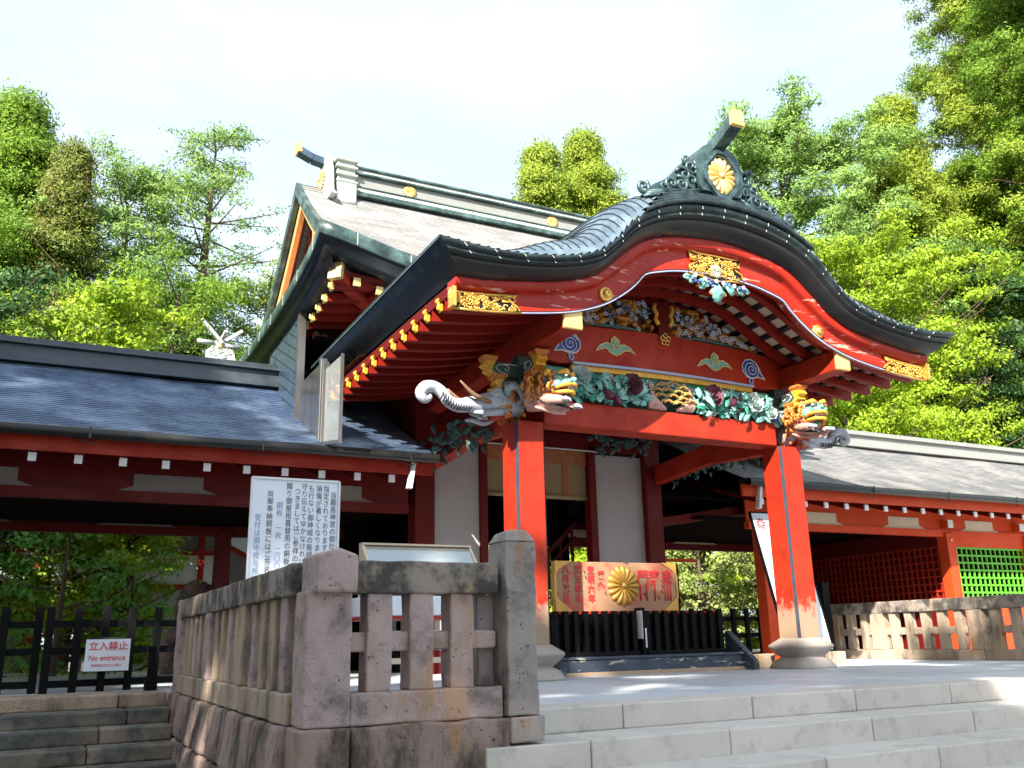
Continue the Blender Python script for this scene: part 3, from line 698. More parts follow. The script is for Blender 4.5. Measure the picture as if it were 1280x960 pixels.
# pillar paint: lacquer worn away to bare wood near the foot
m_ = MAT['red_lacquer'].copy(); m_.name = 'pillar_paint'; n = m_.node_tree; b_ = n.nodes['Principled BSDF']; l = n.links.new
src = b_.inputs['Base Color'].links[0].from_socket
tcn = n.nodes.new('ShaderNodeTexCoord'); sp = n.nodes.new('ShaderNodeSeparateXYZ'); l(tcn.outputs['Object'], sp.inputs[0])
nn_ = n.nodes.new('ShaderNodeTexNoise'); nn_.inputs['Scale'].default_value = 6; nn_.inputs['Detail'].default_value = 8; nn_.inputs['Roughness'].default_value = .7
mpn = n.nodes.new('ShaderNodeMapping'); mpn.inputs['Scale'].default_value = (1.6, 1.6, 1.0); l(tcn.outputs['Object'], mpn.inputs[0]); l(mpn.outputs[0], nn_.inputs[0])
ma = n.nodes.new('ShaderNodeMath'); ma.operation = 'MULTIPLY_ADD'; ma.inputs[1].default_value = .9; l(nn_.outputs[0], ma.inputs[0]); l(sp.outputs[2], ma.inputs[2])
mr_ = n.nodes.new('ShaderNodeMapRange'); mr_.inputs[1].default_value = 1.22; mr_.inputs[2].default_value = 1.40; l(ma.outputs[0], mr_.inputs[0])
mm_ = n.nodes.new('ShaderNodeMix'); mm_.data_type = 'RGBA'; l(mr_.outputs[0], mm_.inputs[0]); mm_.inputs[6].default_value = (.32,.22,.15,1); l(src, mm_.inputs[7]); l(mm_.outputs[2], b_.inputs['Base Color'])
MAT['pillar_paint'] = m_
porch_pillar(5.42, 1); porch_pillar(9.90, 1)

# ---- front lintel, relief, rainbow beam
m = M(); m.box(5.645, 9.675, 10.10, 10.44, 3.22, 3.57); lint = m.build('lintel', 'red_lacquer', hall, bevel=.02)
for xa, xb in ((4.95, 5.195), (10.125, 10.4)): m = M(); m.box(xa, xb, 10.14, 10.40, 3.26, 3.52); m.build('lintel_end', 'red_lacquer', hall, bevel=.02)
m = M()
bp_ = [(5.30,4.18),(5.30,4.62),(6.2,4.70),(7.72,4.76),(9.24,4.70),(10.14,4.62),(10.14,4.18),(9.5,4.10),(9.2,4.13),(7.72,4.17),(6.24,4.13),(5.94,4.10)]
m.xz(bp_[::-1], 10.14, 10.42); rbow = m.build('rainbow_beam', 'red_lacquer', hall, bevel=.02)
m = M()
for i in range(12):
    t0, t1 = i/12, (i+1)/12; x0, x1 = 6.12+3.2*t0, 6.12+3.2*t1; z0 = 4.115+.03*math.sin(math.pi*t0); z1 = 4.115+.03*math.sin(math.pi*t1)
    m.bar((x0, 10.12, z0), (x1, 10.12, z1), .07, .035)
m.build('blue_strip', 'trim_blue', rbow)
m = M()
for i in range(12):
    t0, t1 = i/12, (i+1)/12; x0, x1 = 6.12+3.2*t0, 6.12+3.2*t1; z0 = 4.06+.03*math.sin(math.pi*t0); z1 = 4.06+.03*math.sin(math.pi*t1)
    m.bar((x0, 10.17, z0), (x1, 10.17, z1), .07, .07)
m.build('gilt_strip', 'gold_paint', rbow)
def swirl_cloud(x, z, s_, mir):
    m = M(); y = 10.128
    blob = [(x+mir*s_*a, z+s_*b) for a, b in ((-.95,.2),(-.6,.75),(0,1.0),(.6,.85),(.98,.35),(.95,-.25),(.6,-.65),(.2,-.75),(.35,-1.15),(.1,-1.45),(-.1,-1.2),(-.25,-.75),(-.75,-.55),(-1.5,-.75),(-1.15,-.3))]
    m.xz(blob if mir < 0 else blob[::-1], y, 10.145)
    o = m.build('cloud_motif', 'blue_paint', rbow)
    m = M(); swirl(m, (x, z), s_*.9, 2.6, y-.002, .009, mir, .5, 44, .96)
    m.tube([(x+mir*s_*a, y-.004, z+s_*b) for a, b in ((-1.5,-.75),(-1.1,-.25),(-.95,.25),(-.6,.75),(0,1.0),(.6,.85),(.98,.35),(.95,-.25),(.6,-.65),(.15,-.8),(-.3,-.72),(-.8,-.6),(-1.5,-.75))], .010, 5, up=(0,1,0))
    m.tube([(x+mir*s_*a, y-.004, z+s_*b) for a, b in ((.2,-.8),(.36,-1.15),(.1,-1.42),(-.1,-1.15),(-.1,-.8))], .009, 5, up=(0,1,0))
    m.build('cloud_line', 'white_line', o)
swirl_cloud(6.10, 4.39, .17, 1); swirl_cloud(9.32, 4.39, .17, -1)
def wing_cloud(x, z, s_):
    m = M(); y = 10.128
    o_ = [(-1.6,-.35),(-1.2,.1),(-.7,.35),(-.35,.25),(-.3,.6),(0,.85),(.35,.6),(.35,.25),(.75,.35),(1.2,.15),(1.6,-.25),(1.1,-.05),(.7,-.1),(.4,-.35),(0,-.5),(-.4,-.35),(-.75,-.05),(-1.1,-.15)]
    q = [(x+s_*a, z+s_*b) for a, b in o_]; m.xz(q[::-1], y, 10.145); o = m.build('cloud_motif', 'cloud_green', rbow)
    m = M(); m.tube([(a, y-.002, b) for a, b in q+q[:1]], .009, 5, up=(0,1,0))
    for a, b in ((0,.45),(-.25,.1),(.25,.1)): swirl(m, (x+s_*a, z+s_*b), s_*.2, 1.1, y-.002, .007, 1, a*7, 10, .7)
    m.build('cloud_line', 'gold_leaf', o)
wing_cloud(6.85, 4.42, .21); wing_cloud(8.62, 4.40, .21)

# ---- peony relief between lintel and beam
m = M(); m.box(5.60, 9.72, 10.30, 10.40, 3.57, 4.14); m.build('relief_back', 'leaf_dark', hall)
m = M(); m.box(5.62, 9.70, 10.20, 10.31, 3.90, 4.06); rel_top = m.build('green_board', 'sea_green', hall)
m = M()
for x in (5.9, 6.2, 7.45, 8.05, 9.3, 9.6): m = M(); swirl(m, (x, 3.98), .06, 1.3, 10.19, .010, 1 if x < CX else -1, 2, 14); m.build('scroll_line', 'white_line', rel_top)
rel = new_obj('peony_relief', hall, False); r_ = random.Random(21)
def reach(x): return not (7.30 < x < 8.12)
stems = []
for k in range(26):
    x = r_.uniform(5.72, 9.62)
    if not reach(x): continue
    z = 3.60+r_.uniform(0, .1); a = r_.uniform(.3, 2.8); L_ = r_.uniform(.25, .5); b_ = r_.uniform(-.5, .5)
    pts = [(x+math.cos(a+b_*t)*L_*t, 10.16-.10*math.sin(t*2.5), min(4.0, z+abs(math.sin(a+b_*t))*L_*t)) for t in (0, .33, .66, 1)]
    m = M(); m.tube(pts, [.022,.02,.016,.01], 6); m.build('stem', 'leaf_teal', rel)
rest = M(); tones = ['leaf_teal', 'leaf_teal', 'leaf_aqua', 'sea_green']
pm('leaf_aqua', (.33,.60,.56), .5, col2=(.20,.46,.42), scale=8, bump=.2, dark=((.05,.18,.16), 14, .5, .62, .6))
for k in range(210):
    x = r_.uniform(5.70, 9.64)
    if not reach(x): x = r_.choice((r_.uniform(5.7, 7.2), r_.uniform(8.15, 9.64)))
    z = r_.uniform(3.60, 3.99); a = r_.uniform(0, 6.28)
    m = M() if k < 100 else rest; dy = r_.uniform(0, .10) if k < 100 else -r_.uniform(.0, .10)
    leaf(m, (x, 10.12-dy, z), (math.cos(a), -.35, math.sin(a)*.6 if z < 3.8 else -abs(math.sin(a))*.5), (0, -1, r_.uniform(-.1, .6)), r_.uniform(.13, .24), r_.uniform(.08, .14), r_.choice((2, 3)))
    if k < 100: m.build('leaf', tones[k % 4], rel)
tag(rest.build('leaves', 'leaf_teal', rel), kind='stuff')
for k in range(40):
    x = r_.uniform(5.72, 9.6)
    if not reach(x): continue
    z = r_.uniform(3.62, 3.98); m = M()
    swirl(m, (x, z), r_.uniform(.04, .07), 1.3, 10.10, .016, r_.choice((-1, 1)), k, 12); m.build('tendril', ['leaf_aqua', 'sea_green', 'pink_carve'][k % 3], rel)
def put_flower(x, z, r, mat, seed): m = M(); flower(m, (x, 10.06, z), (-.1, -1, .05), r, 3, 7, seed); m.build('peony', mat, rel)
put_flower(6.18, 3.90, .16, 'pale_petal', 1); put_flower(7.00, 3.86, .18, 'purple_petal', 2); put_flower(8.42, 3.85, .18, 'purple_petal', 3); put_flower(9.20, 3.82, .17, 'pale_petal', 4); put_flower(9.52, 3.70, .12, 'pale_petal', 7)
for p_, ax_, rr_ in (((6.55, 10.05, 3.76), (.4,-.6,-.7), .11), ((6.72, 10.04, 3.70), (.5,-.4,-.9), .09), ((8.78, 10.03, 3.70), (-.2,-.6,.6), .10), ((8.90, 10.04, 3.80), (.3,-.5,.8), .07)):
    m = M(); bud(m, p_, ax_, rr_); m.build('peony_bud', 'purple_petal', rel)
fan = new_obj('pine_carving', hall, False); r_ = random.Random(8)
for k in range(6):
    for s_ in (-1, 1):
        m = M(); m.tube([(CX+s_*(.10+.05*k), 10.10, 3.60), (CX+s_*(.24+.03*k), 10.05, 3.68), (CX+s_*(.36-.01*k), 10.06, 3.82), (CX+s_*(.28+.02*k), 10.08, 3.95)], [.034,.03,.026,.016], 6, curve=3); m.build('bough', 'pink_carve', fan)
for i, (dx, z) in enumerate(((-.16,3.91),(.02,3.94),(.18,3.90),(-.27,3.83),(-.08,3.84),(.10,3.83),(.26,3.80),(-.2,3.75),(.0,3.76),(.18,3.73),(.32,3.70),(-.10,3.67),(.10,3.66))):
    for q, (mt, rr) in enumerate((('gold_paint', 1.0), ('sea_green', .8), ('ochre_carve', .6))):
        m = M(); P = []
        for j in range(9):
            a = math.pi*j/8; P.append([(CX+dx+.085*rr*math.cos(a), 10.03-.012*q, z+.05*rr*math.sin(a)), (CX+dx+.085*rr*math.cos(a), 10.09, z+.05*rr*math.sin(a)), (CX+dx+.085*(rr-.22)*math.cos(a), 10.02-.012*q, z+.05*(rr-.22)*math.sin(a))])
        m.tube([(CX+dx+.10*rr*math.cos(math.pi*j/8), 10.03-.012*q, z+.055*rr*math.sin(math.pi*j/8)) for j in range(9)], .016, 6, up=(0,1,0))
        if q == 0: base_fan = m.build('needle_tuft', mt, fan)
        else:
            # same tuft, painted bands: joined into the tuft object through material slots
            me2 = m
            o2 = m.build('tuft_band', mt, fan)
m = M(); m.box(CX-.13, CX+.13, 10.13, 10.19, 3.93, 4.03); m.build('name_plaque', 'blue_paint', rel, bevel=.01)
m = M()
for k in range(4): m.box(CX-.09+.05*k, CX-.055+.05*k, 10.118, 10.129, 3.955, 4.005)
m.build('plaque_line', 'white_line', rel)

# ---- gable carving above the beam
m = M(); poly = [(CX+d, z+.02) for d, z in ndense if abs(d) < 2.15]
poly = poly + [(CX+2.15, 4.6), (CX-2.15, 4.6)]
m.xz(poly[::-1], 10.34, 10.38); gcb = m.build('gable_panel', 'brown_carve', hall)
r_ = random.Random(4)
def undz(d): return prof_z(ndense, d)
gc = new_obj('gable_carving', hall, False)
for k in range(48):
    for s_ in (-1, 1):
        d = r_.uniform(.25, 1.8); z = r_.uniform(4.76, undz(d)-.08) if undz(d)-.1 > 4.76 else 4.78; a = r_.uniform(0, 3.1); pts = []; L_ = r_.uniform(.2, .45)
        for t in range(6):
            pts.append((CX+s_*d, 10.24-.05*math.sin(t*1.3+k), z)); a += r_.uniform(-.8, .8); d += math.cos(a)*L_/5; z += math.sin(a)*L_/5*.6
            d = min(max(d, .16), 1.85); z = min(max(z, 4.76), undz(d)-.05)
        m = M(); m.tube(pts, [.03,.042,.04,.034,.026,.015], 7, curve=3); m.build('branch', 'ochre_carve', gc)
for k in range(96):
    s_ = r_.choice((-1, 1)); d = r_.uniform(.2, 1.95); z = r_.uniform(4.76, max(4.78, undz(d)-.06)); m = M(); big = k % 3 == 0
    m.k = 1; m.ball((CX+s_*d, 10.19, z), (.045, .03, .045) if big else (.03, .025, .03), 7, 5); m.k = 0
    for q in range(5): m.ball((CX+s_*d+.025*math.cos(q*1.257), 10.165, z+.025*math.sin(q*1.257)), .0125, 5, 4)
    m.build('plum_blossom', ['white_line', 'slate_blue'], gc)
for s_ in (-1, 1): m = M(); m.tube([(CX+s_*.3, 10.2, 4.74), (CX+s_*.6, 10.18, 4.77), (CX+s_*1.0, 10.18, 4.76), (CX+s_*1.5, 10.2, 4.72)], [.03,.045,.045,.02], 7, flat=.6, curve=3); m.build('rock_carving', 'leaf_dark', gc)
for k in range(7):
    for s_ in (-1, 1):
        m = M(); d = .25+.12*k+r_.uniform(-.05, .05); swirl(m, (CX+s_*d, undz(d)-.18-.05*(k % 3)), .07, 1.2, 10.19, .022, s_, k, 12); m.build('cloud_scroll', 'slate_blue', gc)
m = M(); m.xz([(CX-.10,4.72),(CX+.10,4.72),(CX+.085,5.0),(CX+.14,5.22),(CX-.14,5.22),(CX-.085,5.0)], 10.12, 10.32); st = m.build('king_strut', 'red_shaded', hall)
for s_ in (-1, 1):
    m = M(); m.tube([(CX+s_*x_, 10.11, z) for x_, z in ((.14,5.20),(.17,5.12),(.12,5.04),(.15,4.96),(.10,4.88))], .034, 6, up=(0,1,0)); m.build('strut_edge', 'gold_paint', st)
m = M()
for k in range(5):
    a = math.pi/2+k*2*math.pi/5; P = [(CX+.055*math.cos(a)+.035*math.cos(b), 10.10, 4.66+.06*math.sin(a)+.035*math.sin(b)) for b in np.linspace(0, 6.283, 11)]; m.tube(P, .010, 5, up=(0,1,0))
m.build('flower_fitting', 'gold', rbow)

# ---- tie beams from the porch pillars back to the hall
for x in (5.42, 9.90):
    m = M(); pts = [(10.45,3.18),(10.45,3.50),(12.0,3.62),(13.45,3.50),(13.45,3.18),(12.0,3.28)]
    m.yz(pts, x-.10, x+.10); m.build('tie_beam', 'red_lacquer', hall, bevel=.012)

# ---- bracket sets over the pillars
def bracket_arm(c, dirv, L_, z, h=.17, w_=.13):
    """cloud shaped arm in the vertical plane along dirv; painted body with gilt nose and a white scroll line"""
    dx, dy = dirv; P2_ = [(0,0),(0,h),(L_*.85,h),(L_*.98,h*.9),(L_*1.0,h*.6),(L_*.90,h*.45),(L_*.93,h*.2),(L_*.80,.02),(L_*.6,.0),(L_*.45,-h*.25),(L_*.3,-.02)]
    px, py = -dy, dx
    fn = lambda u, v, t: (c[0]+dx*u+px*t, c[1]+dy*u+py*t, z+v)
    m = M(); m.prism(P2_, fn, -w_/2, w_/2); o = m.build('bracket_arm', 'dark_teal', hall, bevel=.008)
    m = M(); m.prism([(L_*.72,h*1.03),(L_*.86,h*1.04),(L_*1.0,h*.93),(L_*1.04,h*.6),(L_*.93,h*.45),(L_*.96,h*.18),(L_*.80,-.01),(L_*.70,.0),(L_*.82,h*.3),(L_*.78,h*.6)], fn, -w_/2-.008, w_/2+.008); m.build('arm_nose', 'gold_paint', o)
    m = M()
    for sg in (-1, 1):
        pts = []
        for i in range(14):
            t = i/13; a = 1+t*5.5; r_0 = h*.33*(1-t*.8); pts.append(fn(L_*.45+r_0*math.cos(a), h*.5+r_0*math.sin(a), sg*(w_/2+.003)))
        m.tube(pts, .007, 5)
        m.tube([fn(L_*a, h*b, sg*(w_/2+.003)) for a, b in ((.1,.85),(.35,.9),(.62,.8),(.72,.5),(.6,.2),(.4,.1))], .007, 5)
    m.build('arm_line', 'white_line', o)
pm('dark_teal', (.03,.10,.08), .5, col2=(.08,.05,.04), scale=9, bump=.1)
for x, s_ in ((5.42, -1), (9.90, 1)):
    for lv, (L_, z) in enumerate(((.42, 3.62), (.58, 3.86))):
        bracket_arm((x, 10.28), (s_, 0), L_, z); bracket_arm((x, 10.28), (-s_, 0), L_*.6, z)
        bracket_arm((x, 10.28), (0, -1), L_, z+.001); bracket_arm((x, 10.28), (0, 1), L_, z+.002)
        for k in ((L_*.85*s_, 0), (0, -L_*.85)):
            m = M()
            cx_, cy_ = x+k[0], 10.28+k[1]
            m.add([(cx_-.07,cy_-.07,z+.17),(cx_+.07,cy_-.07,z+.17),(cx_+.07,cy_+.07,z+.17),(cx_-.07,cy_+.07,z+.17),(cx_-.10,cy_-.10,z+.21),(cx_+.10,cy_-.10,z+.21),(cx_+.10,cy_+.10,z+.21),(cx_-.10,cy_+.10,z+.21),(cx_-.10,cy_-.10,z+.24),(cx_+.10,cy_-.10,z+.24),(cx_+.10,cy_+.10,z+.24),(cx_-.10,cy_+.10,z+.24)],
                  [(0,3,2,1),(8,9,10,11)]+[(a+i, a+(i+1) % 4, a+4+(i+1) % 4, a+4+i) for a in (0,4) for i in range(4)])
            m.build('bearing_block', 'orange_carve', hall)
    m = M(); m.box(x-.16, x+.16, 10.12, 10.44, 3.57, 3.64); m.box(x-.10, x+.10, 10.18, 10.38, 3.64, 4.14); m.build('bracket_block', 'dark_teal', hall)
    m = M(); m.ball((x-.26*s_, 10.05, 3.66), (.07,.05,.08), 8, 6); m.build('blue_boss', 'blue_paint', hall, bevel=0)

# ---- guardian carvings: lion heads facing out, tusked elephant heads to the sides
def lion(c, yaw, name='lion_carving'):
    """c: centre of head; faces direction yaw (radians, 0 = -Y)"""
    R_ = Matrix.Rotation(yaw, 3, 'Z')
    SC = 1.32
    T = lambda x, y, z: Vector(c) + R_ @ Vector((x, y, z))*SC
    E = lambda m, x, y, z, r, n=12, k=8: m.ball(T(x, y, z), tuple(q*SC for q in r), n, k, R_)
    m = M(); E(m, 0, .03, .04, (.125,.14,.10)); E(m, 0, -.10, -.005, (.085,.09,.05)); E(m, 0, -.17, .02, (.04,.035,.03))
    for s_ in (-1, 1): E(m, s_*.10, 0, -.02, (.05,.08,.06)); E(m, s_*.055, -.15, .0, (.035,.035,.025))
    root = m.build(name, 'leaf_teal', hall)
    m = M()
    for s_ in (-1, 1): m.tube([T(s_*.02,-.115,.085), T(s_*.07,-.125,.10), T(s_*.13,-.06,.085)], [0.026,0.037,0.020], 7, curve=3)
    m.tube([T(-.12,-.02,-.06), T(-.09,-.13,-.035), T(0,-.18,-.03), T(.09,-.13,-.035), T(.12,-.02,-.06)], [0.020,0.026,0.024,0.026,0.020], 7, curve=3)
    m.tube([T(-.10,-.02,-.10), T(-.07,-.12,-.10), T(0,-.15,-.10), T(.07,-.12,-.10), T(.10,-.02,-.10)], [0.020,0.029,0.029,0.029,0.020], 7, curve=3)
    for s_ in (-1, 1): m.tube([T(s_*.14,.04,.08), T(s_*.19,.02,.10), T(s_*.20,.05,.05)], [0.040,0.033,0.013], 6, curve=3)
    m.build('brow', 'gold_paint', root)
    m = M()
    for s_ in (-1, 1): E(m, s_*.06, -.115, .06, (.026,.02,.022), 8, 6)
    for k in range(7): E(m, -.06+.02*k, -.145+.004*abs(k-3), -.052, (.008,.008,.013), 5, 4); E(m, -.054+.018*k, -.13, -.08, (.007,.007,.012), 5, 4)
    m.build('teeth', 'white_line', root)
    m = M()
    for s_ in (-1, 1): m = M(); E(m, s_*.06, -.134, .058, (.010,.008,.012), 6, 5); m.build('pupil', 'black_line', root)
    m = M(); E(m, 0, -.08, -.068, (.07,.06,.022)); m.build('mouth', 'purple_petal', root)
    m = M(); rr = random.Random(int(c[0]*10))
    for ring_, (rad0, yo, nn) in enumerate(((.155, .03, 13), (.19, .12, 15), (.21, .22, 15), (.17, .30, 10))):
        for k in range(nn):
            a = -2.7+5.4*k/(nn-1)+rr.uniform(-.08, .08); cx_, cz_ = math.sin(a)*rad0, math.cos(a)*rad0*.78-.02; cr_ = rr.uniform(.034, .044); sg = 1 if k % 2 else -1
            pts = [T(cx_+cr_*(1-.85*q/9)*math.cos(a+sg*q*.95), yo-.012*q*.5, cz_+cr_*(1-.85*q/9)*math.sin(a+sg*q*.95)) for q in range(10)]
            m.tube(pts, [.020*SC*(1-.05*q) for q in range(10)], 6, up=(0,1,0))
    m.build('mane', 'orange_carve', root)
    m = M(); m.tube([T(-.02,.30,-.10), T(-.02,.1,-.13), T(-.02,-.04,-.17)], [0.185,0.172,0.092], 9, curve=3); m.tube([T(.1,.2,-.14), T(.1,.0,-.20), T(.09,-.12,-.22)], [0.079,0.066,0.040], 8, curve=3); m.tube([T(-.1,.2,-.14), T(-.11,.0,-.17), T(-.12,-.10,-.19)], [0.079,0.066,0.040], 8, curve=3)
    for k in range(5): m.tube([T(-.14,.25-.02*k,-.2-.008*k), T(0,.06,-.225-.012*k), T(.14,.0,-.225-.008*k)], .02, 6, curve=3)
    m.build('body', 'pink_carve', root)
    m = M()
    for k in range(6): m.tube([T(-.16,.22-.03*k,-.12-.018*k), T(-.06,.02-.02*k,-.185-.012*k), T(.06,-.02-.02*k,-.19-.012*k), T(.16,.12,-.13-.018*k)], .007*SC, 5, curve=3)
    for s_ in (-1, 1): m.ball(T(s_*.018,-.205,.012), .010, 6, 5); m.tube([T(s_*.03,-.15,.035), T(s_*.07,-.15,.035), T(s_*.10,-.12,.045)], .006*SC, 5)
    m.build('carved_line', 'black_line', root)
    m = M()
    for sx, sy, sz in ((.09,-.14,-.22), (-.12,-.12,-.19)):
        for k in range(4): E(m, sx-.036+.024*k, sy-.02, sz, (.016,.032,.022), 7, 5); E(m, sx-.036+.024*k, sy-.045, sz-.012, (.009,.012,.009), 5, 4)
    m.build('paw', 'white_carve', root)
    m = M(); m.tube([T(.0,-.06,-.13), T(-.03,-.07,-.19)], [0.046,0.026], 7, curve=3); E(m, 0, .12, .12, (.09,.10,.04)); m.build('ruff', 'sea_green', root)
    return root
lion((5.60, 9.62, 3.62), rad(35)); lion((9.98, 9.62, 3.66), rad(-12))
for s_, xc in ((-1, 5.42), (1, 9.90)):
    Q = lambda dx, y, z: (xc+s_*dx, y, z)
    yb = 10.26 if s_ < 0 else 10.30
    m = M(); tp = [(.05,.0,3.47),(.30,.0,3.46),(.52,-.02,3.45),(.75,-.02,3.42),(.95,-.02,3.385),(1.08,-.02,3.43),(1.16,-.01,3.53),(1.27,0,3.60),(1.39,0,3.585),(1.45,0,3.50),(1.40,0,3.43),(1.33,0,3.46),(1.35,0,3.51)]
    m.tube([Q(a, yb+b, z) for a, b, z in tp], [.15,.17,.145,.105,.088,.082,.078,.078,.082,.076,.062,.04,.015], 14, curve=4)
    for sy in (-1, 1): m.ball(Q(.40, yb+sy*.07, 3.56), (.14,.09,.09), 12, 8); m.ball(Q(.55, yb+sy*.10, 3.42), (.13,.06,.08), 10, 7)
    el = m.build('elephant_carving', 'white_carve' if s_ < 0 else 'grey_carve', hall)
    m = M()
    for k in range(12):
        t = k/11; x = .80+.40*t; z = 3.36+.26*max(0, t-.5)-.02*t; m.tube([Q(x-.02, yb-.09, z+.05), Q(x+.0, yb-.11, z+.0), Q(x+.02, yb-.07, z-.05)], .009, 5)
    m.build('trunk_ridge', 'black_line', el)
    for sy in (-1, 1):
        m = M(); m.tube([Q(.55, yb+sy*.14, 3.43), Q(.80, yb+sy*.19, 3.50), Q(1.0, yb+sy*.21, 3.66)], [.036,.030,.010], 8, curve=3); m.build('tusk', 'brown_carve', el)
    m = M()
    for sy in (-1, 1):
        m.tube([Q(.28, yb+sy*.15, 3.56), Q(.34, yb+sy*.24, 3.62), Q(.20, yb+sy*.25, 3.64), Q(.12, yb+sy*.22, 3.50), Q(.2, yb+sy*.2, 3.44)], [.04,.05,.05,.035,.02], 8, curve=3)
        m.tube([Q(.30, yb+sy*.15, 3.33), Q(.55, yb+sy*.12, 3.30), Q(.75, yb+sy*.05, 3.31)], [.05,.045,.02], 8)
        m.tube([Q(.50, yb+sy*.10, 3.58), Q(.44, yb+sy*.15, 3.62), Q(.36, yb+sy*.15, 3.60)], [.02,.03,.02], 7)
    m.tube([Q(.36, yb+sy*.12, 3.28), Q(.50, yb+sy*.16, 3.22), Q(.68, yb+sy*.12, 3.24), Q(.80, yb+sy*.08, 3.22)], [.02,.03,.03,.015], 8, curve=3)
    m.build('ear', 'grey_carve', el)
    rr = random.Random(9)
    for k in range(34):
        sy = rr.choice((-1, 1)); m = M(); x_, y_, z_ = rr.uniform(.0, .32), yb+sy*rr.uniform(.14, .22), rr.uniform(3.26, 3.60); cr_ = rr.uniform(.03, .042)
        m.tube([Q(x_+cr_*(1-.09*q)*math.cos(q*.9+k), y_+sy*.004*q, z_+cr_*(1-.09*q)*math.sin(q*.9+k)) for q in range(9)], [.020*(1-.05*q) for q in range(9)], 6, up=(0,1,0)); m.build('curl', 'orange_carve', el)
    m = M()
    for k in range(16):
        for sy in (-1, 1): m.ball(Q(.32+.025*k, yb+sy*(.155-.003*k), 3.40+.012*math.sin(k)), (.016,.014,.02), 6, 4)
        m.tube([Q(.46+.02*k*0, yb-.1, 3.62), Q(.50, yb, 3.64), Q(.46, yb+.1, 3.62)], .02, 6) if k == 0 else None
    m.build('beard', 'gold_paint', el)
    m = M()
    for sy in (-1, 1): m.ball(Q(.46, yb+sy*.135, 3.53), (.025,.02,.02), 7, 5); m.ball(Q(.6, yb+sy*.08, 3.27), (.03,.03,.02), 6, 5)
    m.build('eye', 'white_line', el)
# dark leaf carvings behind the elephants and under the tie beams
for s_, xc in ((-1, 5.30), (1, 10.0)):
    m = M(); rr = random.Random(6+s_)
    for k in range(90):
        a = rr.uniform(0, 6.28); leaf(m, (xc+s_*rr.uniform(-.1, .25), rr.uniform(10.9, 13.2), rr.uniform(3.16, 3.55)), (s_*.4*math.cos(a), math.cos(a), math.sin(a)*.7), (s_, -.5, .3), rr.uniform(.13, .22), rr.uniform(.07, .12), 3)
    m.build('leaf_carving', 'leaf_dark', hall)
m = M(); rr = random.Random(16)
for k in range(40):
    a = rr.uniform(0, 6.28); leaf(m, (rr.uniform(8.3, 9.6), 13.25, rr.uniform(3.66, 3.95)), (math.cos(a), -.2, math.sin(a)), (0, -1, .3), rr.uniform(.13, .2), rr.uniform(.08, .12), 3)
m.build('leaf_carving', 'leaf_dark', hall)

# ---- hall front: columns, white walls, opening with blinds
for x in (5.28, 9.75): m = M(); m.box(x-.17, x+.17, 13.42, 13.76, 0, 5.2); m.build('column', 'red_shaded', hall, bevel=.015)
for x in (5.28, 9.75, 5.28, 9.75): pass
for x0, x1 in ((5.45, 6.30), (8.56, 9.58)):
    m = M(); m.box(x0, x1, 13.56, 13.64, .35, 3.66); m.build('wall_panel', 'plaster', hall)
for x in (6.36, 8.50): m = M(); m.box(x-.07, x+.07, 13.50, 13.70, 0, 3.8); m.build('door_post', 'red_shaded', hall, bevel=.01)
m = M(); m.box(5.45, 9.58, 13.50, 13.70, 3.72, 3.98); bb = m.build('hall_beam', 'red_shaded', hall, bevel=.01)
m = M(); m.tube([(6.3, 13.49, 3.70), (8.55, 13.49, 3.70), (8.72, 13.49, 3.66)], .012, 6); m.build('beam_line', 'white_line', bb)
m = M(); m.box(5.45, 9.58, 13.58, 13.64, 3.98, 5.2); m.build('upper_wall', 'red_shaded', hall)
for xa, xb in ((5.45, 6.30), (8.56, 9.58)): m = M(); m.box(xa, xb, 13.54, 13.66, 0, .35); m.build('sill_board', 'red_shaded', hall)
m = M(); m.box(6.44, 8.42, 13.62, 13.65, 2.88, 3.45); bl = m.build('rolled_blind', 'blind_bamboo', hall)
m = M(); m.box(6.44, 8.42, 13.59, 13.62, 3.45, 3.70)
for x in (6.85, 7.42, 8.0): m.box(x-.05, x+.05, 13.60, 13.62, 2.88, 3.45)
m.build('blind_border', 'brocade_red', bl)
m = M(); m.tube([(6.44, 13.62, 2.87), (8.42, 13.62, 2.87)], .045, 10); m.build('blind_roll', 'blind_bamboo', bl)
# inside: ceiling, side walls, back beams, a stair rail climbing to the right
m = M(); m.box(3.5, 11.9, 13.75, 20.8, 5.3, 5.4); m.build('inner_ceiling', 'interior_shade', hall)
m = M(); m.box(5.15, 5.25, 16.6, 20.4, 0, 5.2); m.build('side_wall', 'interior_shade', hall)
m = M(); m.box(4.6, 14.0, 20.3, 20.45, 2.75, 5.3); m.build('back_wall', 'interior_shade', hall)
m = M(); m.box(5.2, 9.0, 20.3, 20.45, 0, 2.75); m.build('back_wall', 'interior_shade', hall)
for x, y in ((9.9, 20.2), (7.6, 17.4), (9.9, 17.2)): m = M(); m.box(x-.15, x+.15, y-.15, y+.15, 0, 5.3); m.build('inner_column', 'interior_shade', hall)
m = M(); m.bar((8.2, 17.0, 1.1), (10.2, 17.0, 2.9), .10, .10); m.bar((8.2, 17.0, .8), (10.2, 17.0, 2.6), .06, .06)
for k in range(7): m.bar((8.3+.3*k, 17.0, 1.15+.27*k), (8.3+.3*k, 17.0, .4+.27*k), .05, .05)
m.build('stair_rail', 'red_shaded', hall)
